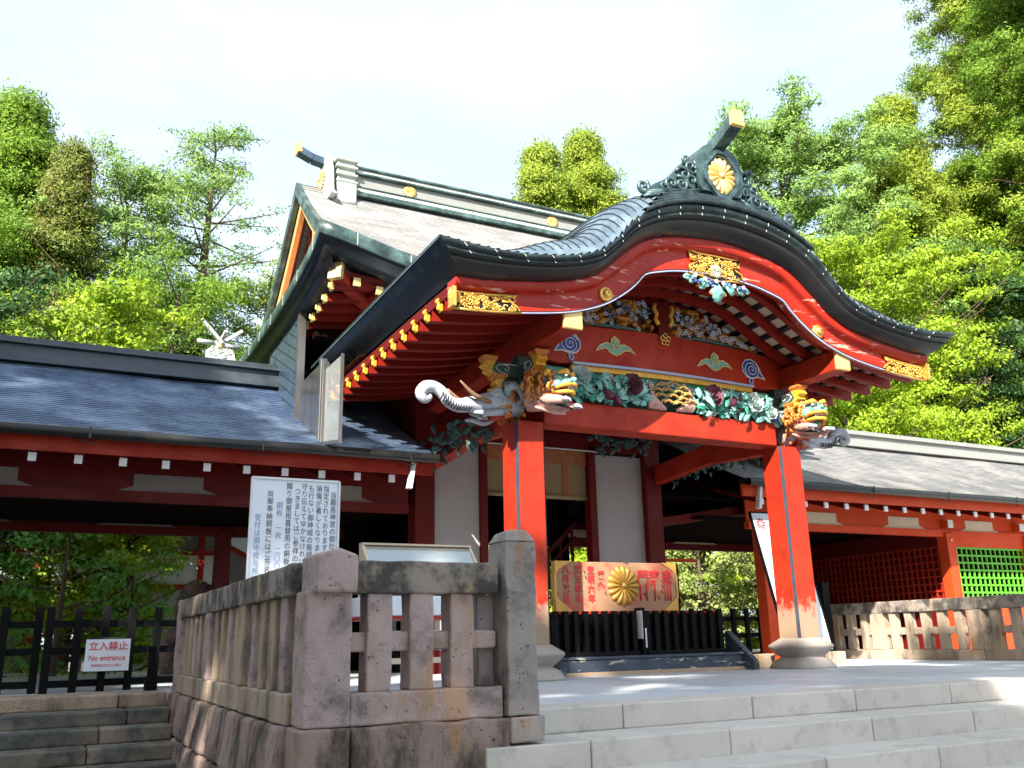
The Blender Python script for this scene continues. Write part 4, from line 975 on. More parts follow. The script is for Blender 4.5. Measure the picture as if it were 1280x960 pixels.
for xa, xb in ((9.93, 12.4), (3.0, 5.10)):
    m = M(); m.box(xa, xb, 13.5, 18.4, 2.96, 3.0); m.build('side_soffit', 'interior_shade', hall)
    m = M(); m.box(xa, xb, 17.26, 17.42, 2.42, 2.62); m.box(xa, xb, 17.31, 17.37, 2.62, 2.96); o = m.build('side_beam', 'red_shaded', hall)
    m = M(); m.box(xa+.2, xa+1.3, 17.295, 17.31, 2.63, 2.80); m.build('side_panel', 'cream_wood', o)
    m = M(); m.bar((xa+.1, 15.4, 2.80), (xb-.1, 15.4, 2.80), .2, .26); m.build('cross_beam', 'red_shaded', hall)
m = M(); m.bar((9.95, 13.9, 2.50), (12.2, 13.6, 2.86), .12, .16); m.build('brace', 'red_shaded', hall)
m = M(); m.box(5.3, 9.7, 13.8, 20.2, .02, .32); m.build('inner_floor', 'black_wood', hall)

# ================= main roof of the hall
EY0, RY, EY1 = 12.0, 16.5, 21.0; XL_, XR_ = CX-4.67, CX+4.67; GX = 4.0
EZ = [(0,6.0),(2.0,6.02),(2.8,6.10),(3.2,6.155),(3.56,6.24),(3.94,6.33),(4.3,6.42),(4.67,6.49)]
def ez(d): return float(np.interp(abs(d), [a for a, b in EZ], [b for a, b in EZ]))
SZ = [(0,6.03),(2.0,6.06),(2.8,6.12),(3.6,6.2),(4.2,6.32),(4.5,6.49)]
def sz_(v): return float(np.interp(abs(v), [a for a, b in SZ], [b for a, b in SZ]))
def mz(d, y):   # roof height
    t = 1-abs(y-RY)/4.5
    return 6.0 + (9.42-6.0)*(.66*t+.34*t*t) + (ez(d)-6.0)*(1-t)**2
m = M()
for side in (-1, 1):
    rows = 46
    for i in range(rows):
        t0, t1 = i/rows, (i+1)/rows
        y0, y1 = RY+side*4.5*(1-t0), RY+side*4.5*(1-t1)
        def xs(y):
            din = 4.5-abs(y-RY); half = max(4.67-din, GX) if din < .67 else GX
            return [CX+half*q for q in (-1,-.93,-.85,-.75,-.6,-.4,-.2,0,.2,.4,.6,.75,.85,.93,1)]
        A = [(x, y0, mz(x-CX, y0)+.014) for x in xs(y0)]; B = [(x, y1, mz(x-CX, y1)) for x in xs(y1)]; Cc = [(x, y1, mz(x-CX, y1)+.014) for x in xs(y1)]
        P = [A, B, Cc]
        if side > 0: P = [q[::-1] for q in P]
        m.sheet([list(q) for q in zip(*P)][::-1] if False else P, sm=False)
for sx in (-1, 1):      # side slopes under the gables
    for i in range(10):
        u0, u1 = i*.13, (i+1)*.13
        def pts(u, lift):
            out_ = []
            for q in np.linspace(-1, 1, 15):
                v = q*(4.5-u*.9); z = 6.0 + (9.42-6)*(.66*u/4.5) + (sz_(v)-6.0)*max(0, 1-u/3)**2; out_.append((CX+sx*(4.67-u), RY+v, z+lift))
            return out_
        P = [pts(u0, .014), pts(u1, 0), pts(u1, .014)]
        m.sheet(P, sm=False)
mroof = m.build('main_roof', 'roof_main', hall)
# eave rim all round: green copper lip, black cove
tabm = [(.25,.015,0),(.0,.02,0),(-.015,.0,0),(-.01,-.20,0),(.05,-.215,1),(.09,-.22,1),(.11,-.36,1),(.22,-.40,1),(.40,-.43,1),(.55,-.44,1)]
path = []
for v in np.linspace(4.5, -4.5, 30): path.append((XL_, RY+v, sz_(v), (1, 0)))
path[-1] = (XL_, EY0, 6.49, (1, 1)); path[0] = (XL_, EY1, 6.49, (1, -1))
for d in np.linspace(-4.67, 4.67, 34)[1:-1]: path.append((CX+d, EY0, ez(d), (0, 1)))
path.append((XR_, EY0, 6.49, (-1, 1)))
for v in np.linspace(-4.5, 4.5, 16)[1:]: path.append((XR_, RY+v, sz_(v), (-1, 0)))
m = M(); P = [[(x+n_[0]*i_, y+n_[1]*i_, z+dz) for i_, dz, _ in tabm] for x, y, z, n_ in path]
m.sheet(P, mats=[t[2] for t in tabm[1:]]); m.build('roof_edge', ['copper_green', 'black_copper'], mroof)
m = M()
for i in range(1, len(path)-1, 3):
    x, y, z, n_ = path[i]; m.bar((x-n_[0]*.022, y-n_[1]*.022, z), (x-n_[0]*.022, y-n_[1]*.022, z-.19), .014, .006, (n_[0], n_[1], 0))
m.build('rim_seam', 'copper_pale', mroof)
# soffit
m = M(); P = []
for x, y, z, n_ in path:
    L2 = 2.0 if abs(n_[0])+abs(n_[1]) < 2 else 2.0
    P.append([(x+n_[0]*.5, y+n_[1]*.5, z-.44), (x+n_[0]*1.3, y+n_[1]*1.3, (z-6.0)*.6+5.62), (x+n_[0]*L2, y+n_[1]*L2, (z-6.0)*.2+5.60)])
m.sheet(P); m.build('soffit', 'red_shaded', mroof)
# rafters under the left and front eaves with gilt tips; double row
for k in range(13):
    y = 12.55+.36*k; zz = sz_(y-RY)
    m = M(); m.bar((3.42, y, zz-.56), (5.0, y, zz-.36), .10, .13); o = m.build('eave_rafter', 'red_rafter_shaded', hall)
    m = M(); m.box(3.385, 3.425, y-.055, y+.055, zz-.635, zz-.505); m.tube([(3.40, y, zz-.62), (3.36, y, zz-.58), (3.37, y, zz-.52)], .022, 6); m.build('rafter_tip', 'gold_leaf', o)
for k in range(7):
    x = 3.75+.36*k; zz = ez(x-CX)
    m = M(); m.bar((x, 12.42, zz-.56), (x, 13.6, zz-.36), .10, .13); o = m.build('eave_rafter', 'red_rafter_shaded', hall)
    m = M(); m.box(x-.055, x+.055, 12.385, 12.425, zz-.635, zz-.505); m.build('rafter_tip', 'gold_leaf', o)
m = M(); m.bar((3.42, 12.37, 5.87), (5.3, 14.25, 5.50), .20, .24); o = m.build('corner_rafter', 'red_lacquer', hall, bevel=.01)
m = M(); m.bar((3.38, 12.33, 5.878), (3.44, 12.39, 5.866), .215, .255); m.build('rafter_tip', 'gold_leaf', o)
m = M(); m.box(4.95, 5.15, 12.9, 20, 5.15, 5.45); m.box(4.2, 11, 13.05, 13.25, 5.18, 5.5); m.build('eave_beam', 'red_lacquer', hall)
m = M(); m.box(5.1, 5.2, 13.6, 20.4, 2.9, 5.4); m.build('upper_side_wall', 'red_shaded', hall)
# gables
for sx in (-1, 1):
    gx = CX+sx*3.55; m = M()
    pts = [(RY-v, mz(0, RY-v)-.10) for v in np.linspace(3.2, -3.2, 17)]; pts += [(RY+3.2, 6.4), (RY-3.2, 6.4)]
    m.yz(pts, gx-.03, gx+.03); gp = m.build('gable_wall', 'orange_red_lit', mroof)
    m = M()
    for v in np.arange(-2.9, 3.0, .32): m.box(gx-.05, gx-.03, RY+v-.02, RY+v+.02, 6.5, mz(0, RY+v)-.12) if sx < 0 else m.box(gx+.03, gx+.05, RY+v-.02, RY+v+.02, 6.5, mz(0, RY+v)-.12)
    m.build('gable_batten', 'gold_leaf', gp)
    # verge boards: blue-green outside, cream inner moulding
    for q, (dx, th, dz, mt) in enumerate(((GX, .10, -.03, 'copper_green'), (GX-.13, .10, -.30, 'gold_leaf'), (GX-.22, .10, -.10, 'black_copper'))):
        m = M()
        vv = np.linspace(3.85, -3.85, 33)
        P = [[(CX+sx*(dx-th/2), RY-v, mz(GX*.0+4.0, RY-v)+dz+.06), (CX+sx*(dx+th/2), RY-v, mz(4.0, RY-v)+dz+.06), (CX+sx*(dx+th/2), RY-v, mz(4.0, RY-v)+dz-.22), (CX+sx*(dx-th/2), RY-v, mz(4.0, RY-v)+dz-.22), (CX+sx*(dx-th/2), RY-v, mz(4.0, RY-v)+dz+.06)] for v in vv]
        m.sheet(P, sm=False); m.build('verge_board', mt, mroof)
# ridge
m = M()
X0, X1 = CX-2.90, CX+2.90
for hw, z0, z1, mt in ((.27,9.30,9.40,0),(.24,9.40,9.49,2),(.26,9.49,9.52,0),(.20,9.52,9.78,1),(.29,9.78,9.82,0),(.26,9.82,9.90,2),(.30,9.90,9.95,0)):
    m.k = mt; m.box(X0, X1, RY-hw, RY+hw, z0, z1)
m.k = 0
ridge = m.build('ridge', ['copper_green', 'ridge_grey', 'copper_pale'], mroof, bevel=.01)
for x in (6.03, 9.49):
    m = M(); m.ball((x, RY-.21, 9.66), (.13,.02,.13), 14, 6); chrysanthemum(m, (x, 9.66), .145, .04, lambda u, v, w_: (u, RY-.21-w_, v)); m.build('ridge_medal', 'gold_leaf', ridge)
for sx in (-1, 1):
    xe = CX+sx*2.90; m = M(); a, b = sorted((xe, xe+sx*.42))
    m.box(a, b, RY-.38, RY+.38, 9.0, 9.5); m.box(a+.02, b-.02, RY-.33, RY+.33, 9.5, 9.98)
    for z in (9.5, 9.66, 9.83, 9.99): m.box(a-.02, b+.02, RY-.40, RY+.40, z-.025, z+.025)
    m.tube([(a+.05, RY-.42, 9.02), (b-.05, RY-.42, 9.02)], .10, 10); m.tube([(a+.05, RY+.42, 9.02), (b-.05, RY+.42, 9.02)], .10, 10)
    o = m.build('ridge_end', 'copper_pale', ridge, bevel=.02)
    m = M(); c0 = xe+sx*.5
    poly = [(RY-.75, 9.0), (RY-.5, 9.2), (RY-.42, 9.7), (RY-.25, 10.05), (RY, 10.2), (RY+.25, 10.05), (RY+.42, 9.7), (RY+.5, 9.2), (RY+.75, 9.0)]
    a, b = sorted((c0, c0+sx*.12)); m.yz(poly[::-1], a, b)
    for k in range(8): m.ball((c0+sx*.1, RY-.5+.14*k, 9.1+.1*math.sin(k*1.3)), (.05,.08,.08), 7, 5)
    m.build('end_ornament', 'copper_pale', ridge)
    m = M(); chrysanthemum(m, (RY, 9.62), .22, .06, lambda u, v, w_: (c0+sx*(.13+w_), u, v)); m.build('end_crest', 'gold_leaf', ridge)
    m = M(); pts = [(c0-sx*.4, RY, 9.98), (c0+sx*.05, RY, 10.0), (c0+sx*.35, RY, 10.05), (c0+sx*.62, RY, 10.16)]
    for i in range(3): m.bar(pts[i], pts[i+1], .22, .14)
    m.build('ridge_beam', 'metal_blue', ridge)
    m = M(); m.bar((c0+sx*.62, RY, 10.10), (c0+sx*.66, RY, 10.30), .26, .10, (1,0,0)); m.build('beam_cap', 'gold_leaf', ridge, bevel=.01)

# clad boards and glass screens where the wing roofs meet the hall
for sx in (-1, 1):
    x = CX+sx*4.42
    m = M(); zr = lambda y: 3.1+1.74*(.8*((y-12.1)/3.4)+.2*((y-12.1)/3.4)**2)
    poly = [(13.95, zr(13.95)+.02)]+[(y, zr(y)+.02) for y in (14.5, 15.0, 15.5)]+[(16.1, 5.0), (16.1, 5.75), (13.95, 5.70)]
    m.yz(poly[::-1], x-.04, x+.04); cb_ = m.build('clad_board', 'metal_blue', hall)
    m = M()
    for k in range(10): m.bar((x-.045*1, 13.98, 3.7+.2*k), (x-.045, 16.0, 4.6+.2*k), .012, .010)
    m.build('board_seam', 'black_copper', cb_)
    m = M(); m.box(x-.06, x+.06, 13.86, 13.95, 3.6, 5.75); m.build('corner_post', 'metal_sheet', hall)
    for k in range(3):
        y0 = 12.55+.44*k; m = M(); m.box(x-.02, x+.02, y0, y0+.42, zr(y0)+.04, 4.46); m.build('screen_panel', 'metal_sheet', hall)
    if sx > 0: continue
    m = M(); m.box(x-.05, x+.05, 12.42, 12.52, 3.25, 4.50); m.box(x-.05, x+.05, 12.30, 12.36, 3.2, 4.42); m.build('screen_post', 'metal_sheet', hall, bevel=.008)
    m = M(); m.yz([(11.50, 3.10), (12.28, 3.22), (12.28, 4.30), (11.50, 4.28)], x-.012, x+.012); gl = m.build('glass_screen', 'glass', hall)
    m = M(); m.box(x-.02, x+.02, 11.47, 11.50, 3.05, 4.30); m.bar((x, 11.47, 3.07), (x, 12.5, 3.24), .05, .05); m.build('screen_frame', 'metal_sheet', gl)
# ================================================================== SIDE WINGS
def wing_z(y):
    t = 1-abs(y-15.5)/3.4
    return 3.12+1.74*(.8*t+.2*t*t)
def sag(x, y): return .012*math.sin(x*1.1+y)+.009*math.sin(x*2.7-y*1.6)
def wing(x0, x1, ridge0, ridge1, col_x, name, label, roofmat, redm, hall_side):
    W = thing('corridor_wing', label, 'corridor', ((x0+x1)/2, 15.5, 0))
    m = M(); rows = 34
    for side in (-1, 1):
        for i in range(rows):
            y0 = 15.5+side*3.4*(1-i/rows); y1 = 15.5+side*3.4*(1-(i+1)/rows)
            def ends(y):
                t = 1-abs(y-15.5)/3.4
                a = x0 if hall_side > 0 else x0+(ridge0-x0)*min(1, t*1.6)
                b = x1 if hall_side < 0 else x1+(ridge1-x1)*min(1, t*1.6)
                return np.linspace(a, b, 34)
            P = [[(x, y0, wing_z(y0)+.013+sag(x, y0)) for x in ends(y0)], [(x, y1, wing_z(y1)+sag(x, y1)) for x in ends(y1)], [(x, y1, wing_z(y1)+.013+sag(x, y1)) for x in ends(y1)]]
            m.sheet(P, sm=False)
    rf = m.build('roof', roofmat, W)
    m = M()
    for hw, a, b in ((.30,4.78,4.89),(.24,4.89,4.94),(.19,4.94,5.08),(.27,5.08,5.115),(.21,5.115,5.20)): m.box(ridge0, ridge1, 15.5-hw, 15.5+hw, a, b)
    for x in np.arange(ridge0+.3, ridge1, .62): m.box(x, x+.012, 15.28, 15.72, 5.115, 5.207)
    m.build('ridge', 'ridge_shaded' if hall_side < 0 else 'ridge_grey', rf, bevel=.008)
    # gutter and eave board
    for side in (-1, 1):
        yy = 15.5+side*3.44; m = M(); P = []
        for x in np.linspace(x0, x1, 8): P.append([(x, yy+.07*math.cos(a), 3.06+.07*math.sin(a)) for a in np.linspace(0, 6.283, 11)])
        m.sheet(P); m.box(x0, x1, min(yy-side*.02, yy-side*.25), max(yy-side*.02, yy-side*.25), 3.06, 3.125)
        gt = m.build('gutter', 'black_copper', W)
        if side < 0:
            m = M()
            for x in np.arange(x0+.9, x1, 2.1):
                m = M(); m.tube([(x-.16, yy+.02, 3.0), (x+.05, yy+.05, 2.93), (x+.12, yy+.02, 3.0)], .008, 5); m.box(x-.012, x+.012, yy-.08, yy-.06, 2.98, 3.13); m.build('gutter_bracket', 'copper_rim', gt)
        m = M(); yb = 15.5+side*3.24; m.box(x0, x1-.02, yb-.03, yb+.03, 2.84, 3.04); m.build('eave_board', redm, W)
    # rafters with white tips
    step = .515 if hall_side < 0 else .523; xs_ = -.308 if hall_side < 0 else 13.385
    ks = [xs_+step*k for k in range(-40, 60) if x0+.1 < xs_+step*k < x1-.15]
    for x in ks:
        m = M(); m.bar((x, 12.34, 2.79), (x, 15.4, 3.78), .085, .10); o = m.build('rafter', 'red_shaded', W)
        m = M(); m.box(x-.046, x+.046, 12.315, 12.345, 2.72, 2.825); m.build('rafter_tip', 'white_paint', o)
    m = M(); m.add([(x0, 12.35, 2.86), (x1, 12.35, 2.86), (x1, 15.5, 3.86), (x0, 15.5, 3.86), (x0, 18.65, 2.86), (x1, 18.65, 2.86)], [(0,1,2,3),(3,2,5,4)]); m.build('underside', 'red_shaded', W)
    # frieze rows: beam, cream panels between cloud brackets, front and back; posts
    for y, zt, deep in ((13.35, 2.84, 0), (17.35, 2.90, 1)):
        m = M(); xa = x0+1.0 if hall_side > 0 else x0; m.box(xa, x1, y-.07, y+.07, 2.42, 2.56); m.box(xa, x1, y-.02, y+.02, 2.56, 3.1); m.build('frieze_beam', 'red_shaded' if deep or hall_side < 0 else redm, W)  # left and back beams take the red with painted shade
        cs = [17.3+2.4*k for k in range(-14, 8)] if hall_side > 0 else [.18+2.6*k-0*deep for k in range(-5, 3)]
        if hall_side < 0: cs = [.235+2.33*k for k in range(-5, 3)] if not deep else [.18+2.6*k for k in range(-5, 3)]
        for c_ in cs:
            if not x0+.3 < c_ < x1-.2: continue
            q = (c_+1.17) if hall_side > 0 else c_+1.165
            if q+.6 < x1:
                m = M(); m.xz([(q-.66,2.57),(q-.44,2.62),(q-.44,2.80),(q+.44,2.80),(q+.44,2.62),(q+.66,2.57)][::-1] if False else [(q-.66,2.565),(q+.66,2.565),(q+.46,2.63),(q+.46,2.80),(q-.46,2.80),(q-.46,2.63)], y-.035, y-.021); m.build('frieze_panel', 'cream_wood' if hall_side > 0 else 'frieze_cream_shaded', W)
            if not deep and (hall_side < 0 or min(abs(c_-q2) for q2 in (12.5, 17.3, 19.7, 22.1, 24.5)) > .3): continue
            m = M(); m.box(c_-.075, c_+.075, y-.20, y+.1, 2.60, 2.76); o = m.build('beam_nose', redm if not deep else 'red_shaded', W)
            m = M(); m.box(c_-.08, c_+.08, y-.215, y-.20, 2.60, 2.765); m.build('nose_tip', 'white_paint', o)
    for x in col_x:
        for y in (13.35, 17.35):
            if y < 14 and hall_side < 0 and x > 1: continue
            m = M(); m.box(x-.13, x+.13, y-.13, y+.13, 0, 2.5); m.build('column', redm if y < 14 and hall_side > 0 else 'red_shaded', W, bevel=.015)
    m = M(); m.box(x0, x1, 13.4, 17.3, 2.60, 2.64); m.build('ceiling', 'interior_shade', W)
    return W
pm('ridge_shaded', (.045,.055,.065), .35, metal=.4, col2=(.10,.13,.16), scale=3, bump=.1)  # shaded copy of the ridge metal, left wing only
LW = wing(-9.0, 4.95, -9.0, CX-4.45, [-2.4, 2.84], 'l', 'long red corridor wing under a copper roof coloured dark blue for shade and sky sheen, left of the hall', 'roof_wing_shaded', 'red_lacquer', -1)
RW = wing(10.80, 30.0, CX+4.45, 30.0, [12.15, 17.35, 20.0, 22.6, 25.2], 'r', 'sunlit red corridor wing with pale grey roof and green lattice windows, right of the hall', 'roof_wing_sunlit', 'orange_red_lit', 1)
# white barge ends of the wing eaves beside the porch
for x, W in ((4.55, LW), (11.1, RW)):
    m = M(); m.bar((x, 12.2, 2.62), (x+.06, 12.2, 3.0), .06, .10, (0,1,0)); m.build('eave_end', 'white_paint', W)
# enclosed room of the right wing: lattice wall to the side, green windows in front
for a, b in ((17.48, 19.87), (20.13, 22.47), (22.73, 25.07)):
    m = M(); m.box(a, b, 13.30, 13.42, 2.22, 2.42); m.box(a, b, 13.30, 13.42, .95, 1.07); m.box(a, b, 13.31, 13.41, 0, .95); m.build('window_wall', 'orange_red_lit', RW)
    m = M(); n_ = 15
    for k in range(n_+1): x = a+(b-a)*k/n_; m.box(x-.018, x+.018, 13.34, 13.37, 1.07, 2.22)
    for k in range(8): z = 1.09+k*.158; m.box(a, b, 13.332, 13.348, z-.020, z+.020)
    m.build('green_lattice', 'lime_paint', RW)
m = M(); m.box(17.48, 25.0, 13.6, 13.62, 1.0, 2.4); m.build('window_backing', 'interior_shade', RW)
for x in (17.35, 20.0, 22.6):
    m = M(); m.ball((x, 13.21, 2.36), (.035, .02, .035), 8, 5); m.build('nail_cover', 'gold', RW)
m = M(); m.box(17.25, 17.35, 13.5, 17.3, 0, .95); m.box(17.25, 17.35, 13.5, 17.3, 2.25, 2.6); m.box(17.32, 17.36, 13.5, 17.3, .95, 2.25); m.build('side_wall', 'red_shaded', RW)
m = M()
for k in range(26): y = 13.55+k*.148; m.box(17.27, 17.29, y-.018, y+.018, .95, 2.25)
for k in range(9): z = .98+k*.155; m.box(17.255, 17.272, 13.5, 17.3, z-.016, z+.016)
m.build('side_lattice', 'red_lacquer', RW)
m = M(); m.box(16.0, 30, 17.36, 17.42, 0, 2.6); m.build('back_wall', 'red_shaded', RW)

# ================================================================== GROUND, PLATFORM, STAIRS
m = M(); m.box(-400, 400, -400, 600, -1.6, -.92); o = m.build('ground', 'earth'); tag(o, 'dark earth ground round the shrine', None, None, 'structure')
m = M(); m.box(-8, 26, -14, 3.4, -.92, -.905); o = m.build('forecourt_ground', 'granite'); tag(o, 'paved forecourt in front of the stairs', None, None, 'structure')
m = M(); m.box(1.75, 40, 6.20, 24.0, -.9, -.012); m.box(-12, 1.75, 11.75, 24.0, -.9, -.012); o = m.build('platform_core', 'granite'); o.name = 'terrace_ground'; tag(o, 'raised stone terrace body under the shrine', None, None, 'structure')
pm('paving', (.54,.585,.615), .5, col2=(.45,.49,.52), scale=1.1, bump=.08, bscale=70, dark=((.30,.30,.31), 3, .55, .75, .4))
def slabs(m, x0, x1, y0, y1, z0, z1, sx, sy, off=0, gap=.008):
    r_ = random.Random(int(x0*7+y0*13)); j = 0; y = y0
    while y < y1-.01:
        ye = min(y1, y+sy); x = x0-(off*(j % 2))*sx
        while x < x1-.01:
            xe = min(x1, x+sx); xa = max(x, x0)
            if xe-xa > .03: dz = r_.uniform(-.0015, .0015); m.box(xa+gap, xe-gap, y+gap, ye-gap, z0, z1+dz)
            x += sx
        y = ye; j += 1
MAT_ = island_tint('paving', .88, 1.08)
m = M(); slabs(m, 1.75, 26, 6.55, 13.3, -.05, 0, 1.25, .8, .5); slabs(m, -9, 1.75, 12.1, 18, -.05, 0, 1.3, .8, .5); slabs(m, 1.75, 26, 13.3, 19, -.05, 0, 1.25, .8, .5)
o = m.build('platform_paving', 'paving', bevel=0); tag(o, 'pale stone paving of the shrine platform', None, None, 'structure'); o.name = 'pavement'
# front stairs
fs = thing('stone_stairs', 'broad flight of pale granite steps up to the porch', 'stairs', (8, 4.0, -.9))
for k in range(6):
    yk = 6.15-.52*k; z = -.18*k; x0 = 3.10 if k == 0 else 2.66-.02*k
    if k < 5:
        m = M(); r_ = random.Random(k+3); x = x0; L_ = r_.uniform(.7, 1.1) if k else .95
        while x < 26:
            xe = min(26, x+L_); m.box(x+.004, xe-.004, yk+r_.uniform(0, .004), yk+.42 if k == 0 else yk+.55, z-.18 if k == 0 else z-.19, z+r_.uniform(0, .002)); x = xe; L_ = r_.uniform(1.15, 1.5)
        m.build('step', 'granite', fs, bevel=.012)
# left stairs
ls = thing('stone_stairs', 'mossy weathered stone steps leading up to the left corridor', 'stairs', (-2, 10.5, -.9))
for k in range(6):
    yk = 11.4-.36*k; z = -.15*k; m = M(); r_ = random.Random(k+50); x = -9.0
    while x < 1.36:
        xe = min(1.36, x+r_.uniform(.9, 1.5)); xe = 1.36 if 1.36-xe < .3 else xe
        m.box(x+.004, xe-.004, yk+r_.uniform(-.006, .006), yk+(.72 if k == 0 else .46), z-.15, z+r_.uniform(-.004, .004)); x = xe
    m.build('step', 'granite_mossy' if k else 'stone_tan', ls, bevel=.018)

# ================================================================== STONE BALUSTRADES
def rough(m, x0, x1, y0, y1, z0, z1, seed=0, amp=.006, nd=None):
    """hewn block: subdivided faces pushed in and out a little"""
    r_ = random.Random(seed)
    nx, ny, nz2 = (max(1, min(14, int((b-a)/.11))) for a, b in ((x0, x1), (y0, y1), (z0, z1)))
    cache = {}
    def P(i, j, k):
        key = (i, j, k)
        if key not in cache:
            cache[key] = (x0+(x1-x0)*i/nx+r_.uniform(-amp, amp), y0+(y1-y0)*j/ny+r_.uniform(-amp, amp), z0+(z1-z0)*k/nz2+r_.uniform(-amp, amp)); vi[key] = len(m.v); m.v.append(cache[key])
        return vi[key]
    vi = {}
    def quad(a, b, c, d): m.f.append((P(*a), P(*b), P(*c), P(*d))); m.mi.append(m.k); m.sm.append(False)
    for i in range(nx):
        for k in range(nz2): quad((i,0,k),(i+1,0,k),(i+1,0,k+1),(i,0,k+1)); quad((i+1,ny,k),(i,ny,k),(i,ny,k+1),(i+1,ny,k+1))
    for j in range(ny):
        for k in range(nz2): quad((0,j+1,k),(0,j,k),(0,j,k+1),(0,j+1,k+1)); quad((nx,j,k),(nx,j+1,k),(nx,j+1,k+1),(nx,j,k+1))
    for i in range(nx):
        for j in range(ny): quad((i,j,nz2),(i+1,j,nz2),(i+1,j+1,nz2),(i,j+1,nz2)); quad((i,j+1,0),(i+1,j+1,0),(i+1,j,0),(i,j,0))
    return m
LB = thing('stone_balustrade', 'weathered pinkish stone balustrade with a tall end post, turning the near left corner', 'balustrade', (1.6, 6.0, -.9))
def blk(name, mat, root, *a, seed=0, bev=.014, amp=.005, parent=None):
    m = M(); rough(m, *a, seed=seed, amp=amp); return m.build(name, mat, parent or root, bevel=bev)
cp = blk('corner_post', 'stone_pink', LB, 1.46, 1.755, 5.70, 6.0, .0, .815, seed=1)
m = M(); cxp = 1.625; m.xz([(1.49,.80),(1.765,.80),(1.765,1.035),(cxp+.02,1.075),(1.49,1.04)], 5.62, 5.98); m.build('post_cap', 'stone_pink', cp, bevel=.02)
blk('top_rail', 'stone_rail', LB, 1.768, 2.80, 5.72, 5.94, .80, 1.01, seed=2)
blk('middle_rail', 'stone_pink', LB, 1.76, 2.80, 5.78, 5.88, .44, .56, seed=3)
blk('bottom_rail', 'stone_pink', LB, 1.758, 2.81, 5.71, 5.95, .0, .195, seed=4)
for i, (a, b) in enumerate(((1.865, 2.035), (2.155, 2.325), (2.445, 2.615))): blk('baluster', 'stone_pink', LB, a, b, 5.74, 5.92, .19, .805, seed=10+i)
blk('half_post', 'stone_grey', LB, 2.70, 2.82, 5.86, 6.03, .19, .80, seed=14)
m = M(); rough(m, 2.825, 3.06, 5.66, 5.95, .0, 1.16, seed=5, amp=.008)
m.add([(2.825,5.66,1.16),(3.06,5.66,1.16),(3.06,5.95,1.16),(2.825,5.95,1.16),(2.86,5.70,1.225),(3.02,5.70,1.235),(3.02,5.91,1.235),(2.86,5.91,1.225),(2.94,5.8,1.255)], [(0,1,5,4),(1,2,6,5),(2,3,7,6),(3,0,4,7),(4,5,8),(5,6,8),(6,7,8),(7,4,8)])
m.build('end_post', 'stone_grey', LB, bevel=.012)
blk('base_block', 'stone_base', LB, 1.755, 2.83, 5.66, 5.98, -.40, -.003, seed=7, amp=.010)
blk('base_block', 'stone_base', LB, 1.755, 2.66, 5.64, 5.98, -.90, -.405, seed=27, amp=.012)
blk('base_block', 'stone_grey', LB, 2.835, 3.09, 5.64, 6.0, -.16, -.003, seed=8)
blk('base_block', 'stone_base', LB, 1.43, 1.75, 5.67, 6.0, -.40, -.003, seed=9)
blk('base_block', 'stone_base', LB, 1.40, 1.75, 5.65, 6.0, -.90, -.405, seed=29)
# side run going back
for i, (y0, y1) in enumerate(((6.0, 7.55), (7.56, 9.35), (9.36, 11.22))):
    blk('top_rail', 'stone_rail', LB, 1.42, 1.66, y0, y1, .80, 1.005, seed=30+i)
    blk('bottom_rail', 'stone_tan', LB, 1.43, 1.66, y0+(.0 if i else .0), y1, .0, .19, seed=35+i)
y = 6.30; i = 0
while y < 11.1:
    post = any(abs(y-q) < .16 for q in (7.55, 9.35))
    blk('side_post' if post else 'baluster', 'stone_tan' if i % 3 else 'stone_pink', LB, 1.425 if post else 1.455, 1.66 if post else 1.63, y-(.13 if post else .08), y+(.13 if post else .08), .188, .802, seed=40+i); y += .33; i += 1
blk('end_pillar', 'stone_pink', LB, 1.42, 1.70, 11.22, 11.50, -.4, 1.01, seed=60)
# battered retaining wall below, big hewn blocks in two courses
m = M()
ys_ = [5.98, 6.9, 7.9, 8.85, 9.9, 11.5]
wall = None
for c_, (zt, zb) in enumerate(((-.01, -.42), (-.43, -.92))):
    yy = ys_ if c_ == 0 else [5.98, 7.4, 8.5, 9.6, 10.7, 11.5]
    for i in range(len(yy)-1):
        m = M(); r_ = random.Random(70+i+c_*9); b0 = len(m.v); rough(m, 1.40, 1.75, yy[i]+.008, yy[i+1]-.008, zb, zt, seed=80+i+10*c_, amp=.012)
        for q in range(b0, len(m.v)):
            x, y, z = m.v[q]; m.v[q] = (x-(-z)*.12*(1.75-x)/.35, y, z)
        m.build('wall_block', 'stone_base', LB, bevel=.03)
RB = thing('stone_balustrade', 'tan stone balustrade with dark stained top rail, at the right edge of the platform', 'balustrade', (13.7, 9.5, 0))
i = 0
for y0, y1 in ((12.0, 13.3), (10.05, 11.99), (8.1, 10.04), (6.3, 8.09)):
    blk('top_rail', 'stone_rail', RB, 13.56, 13.80, y0, y1, .80, 1.0, seed=100+i)
    blk('middle_rail', 'stone_tan', RB, 13.64, 13.74, y0, y1, .42, .54, seed=110+i); blk('bottom_rail', 'stone_tan', RB, 13.58, 13.80, y0, y1, .0, .17, seed=120+i); i += 1
y = 13.15; i = 0
while y > 6.4:
    post = any(abs(y-q) < .17 for q in (12.02, 10.05, 8.1))
    blk('side_post' if post else 'baluster', 'stone_tan', RB, 13.57 if post else 13.60, 13.81 if post else 13.74, y-(.14 if post else .070), y+(.14 if post else .070), .165, .802, seed=140+i); y -= .335; i += 1

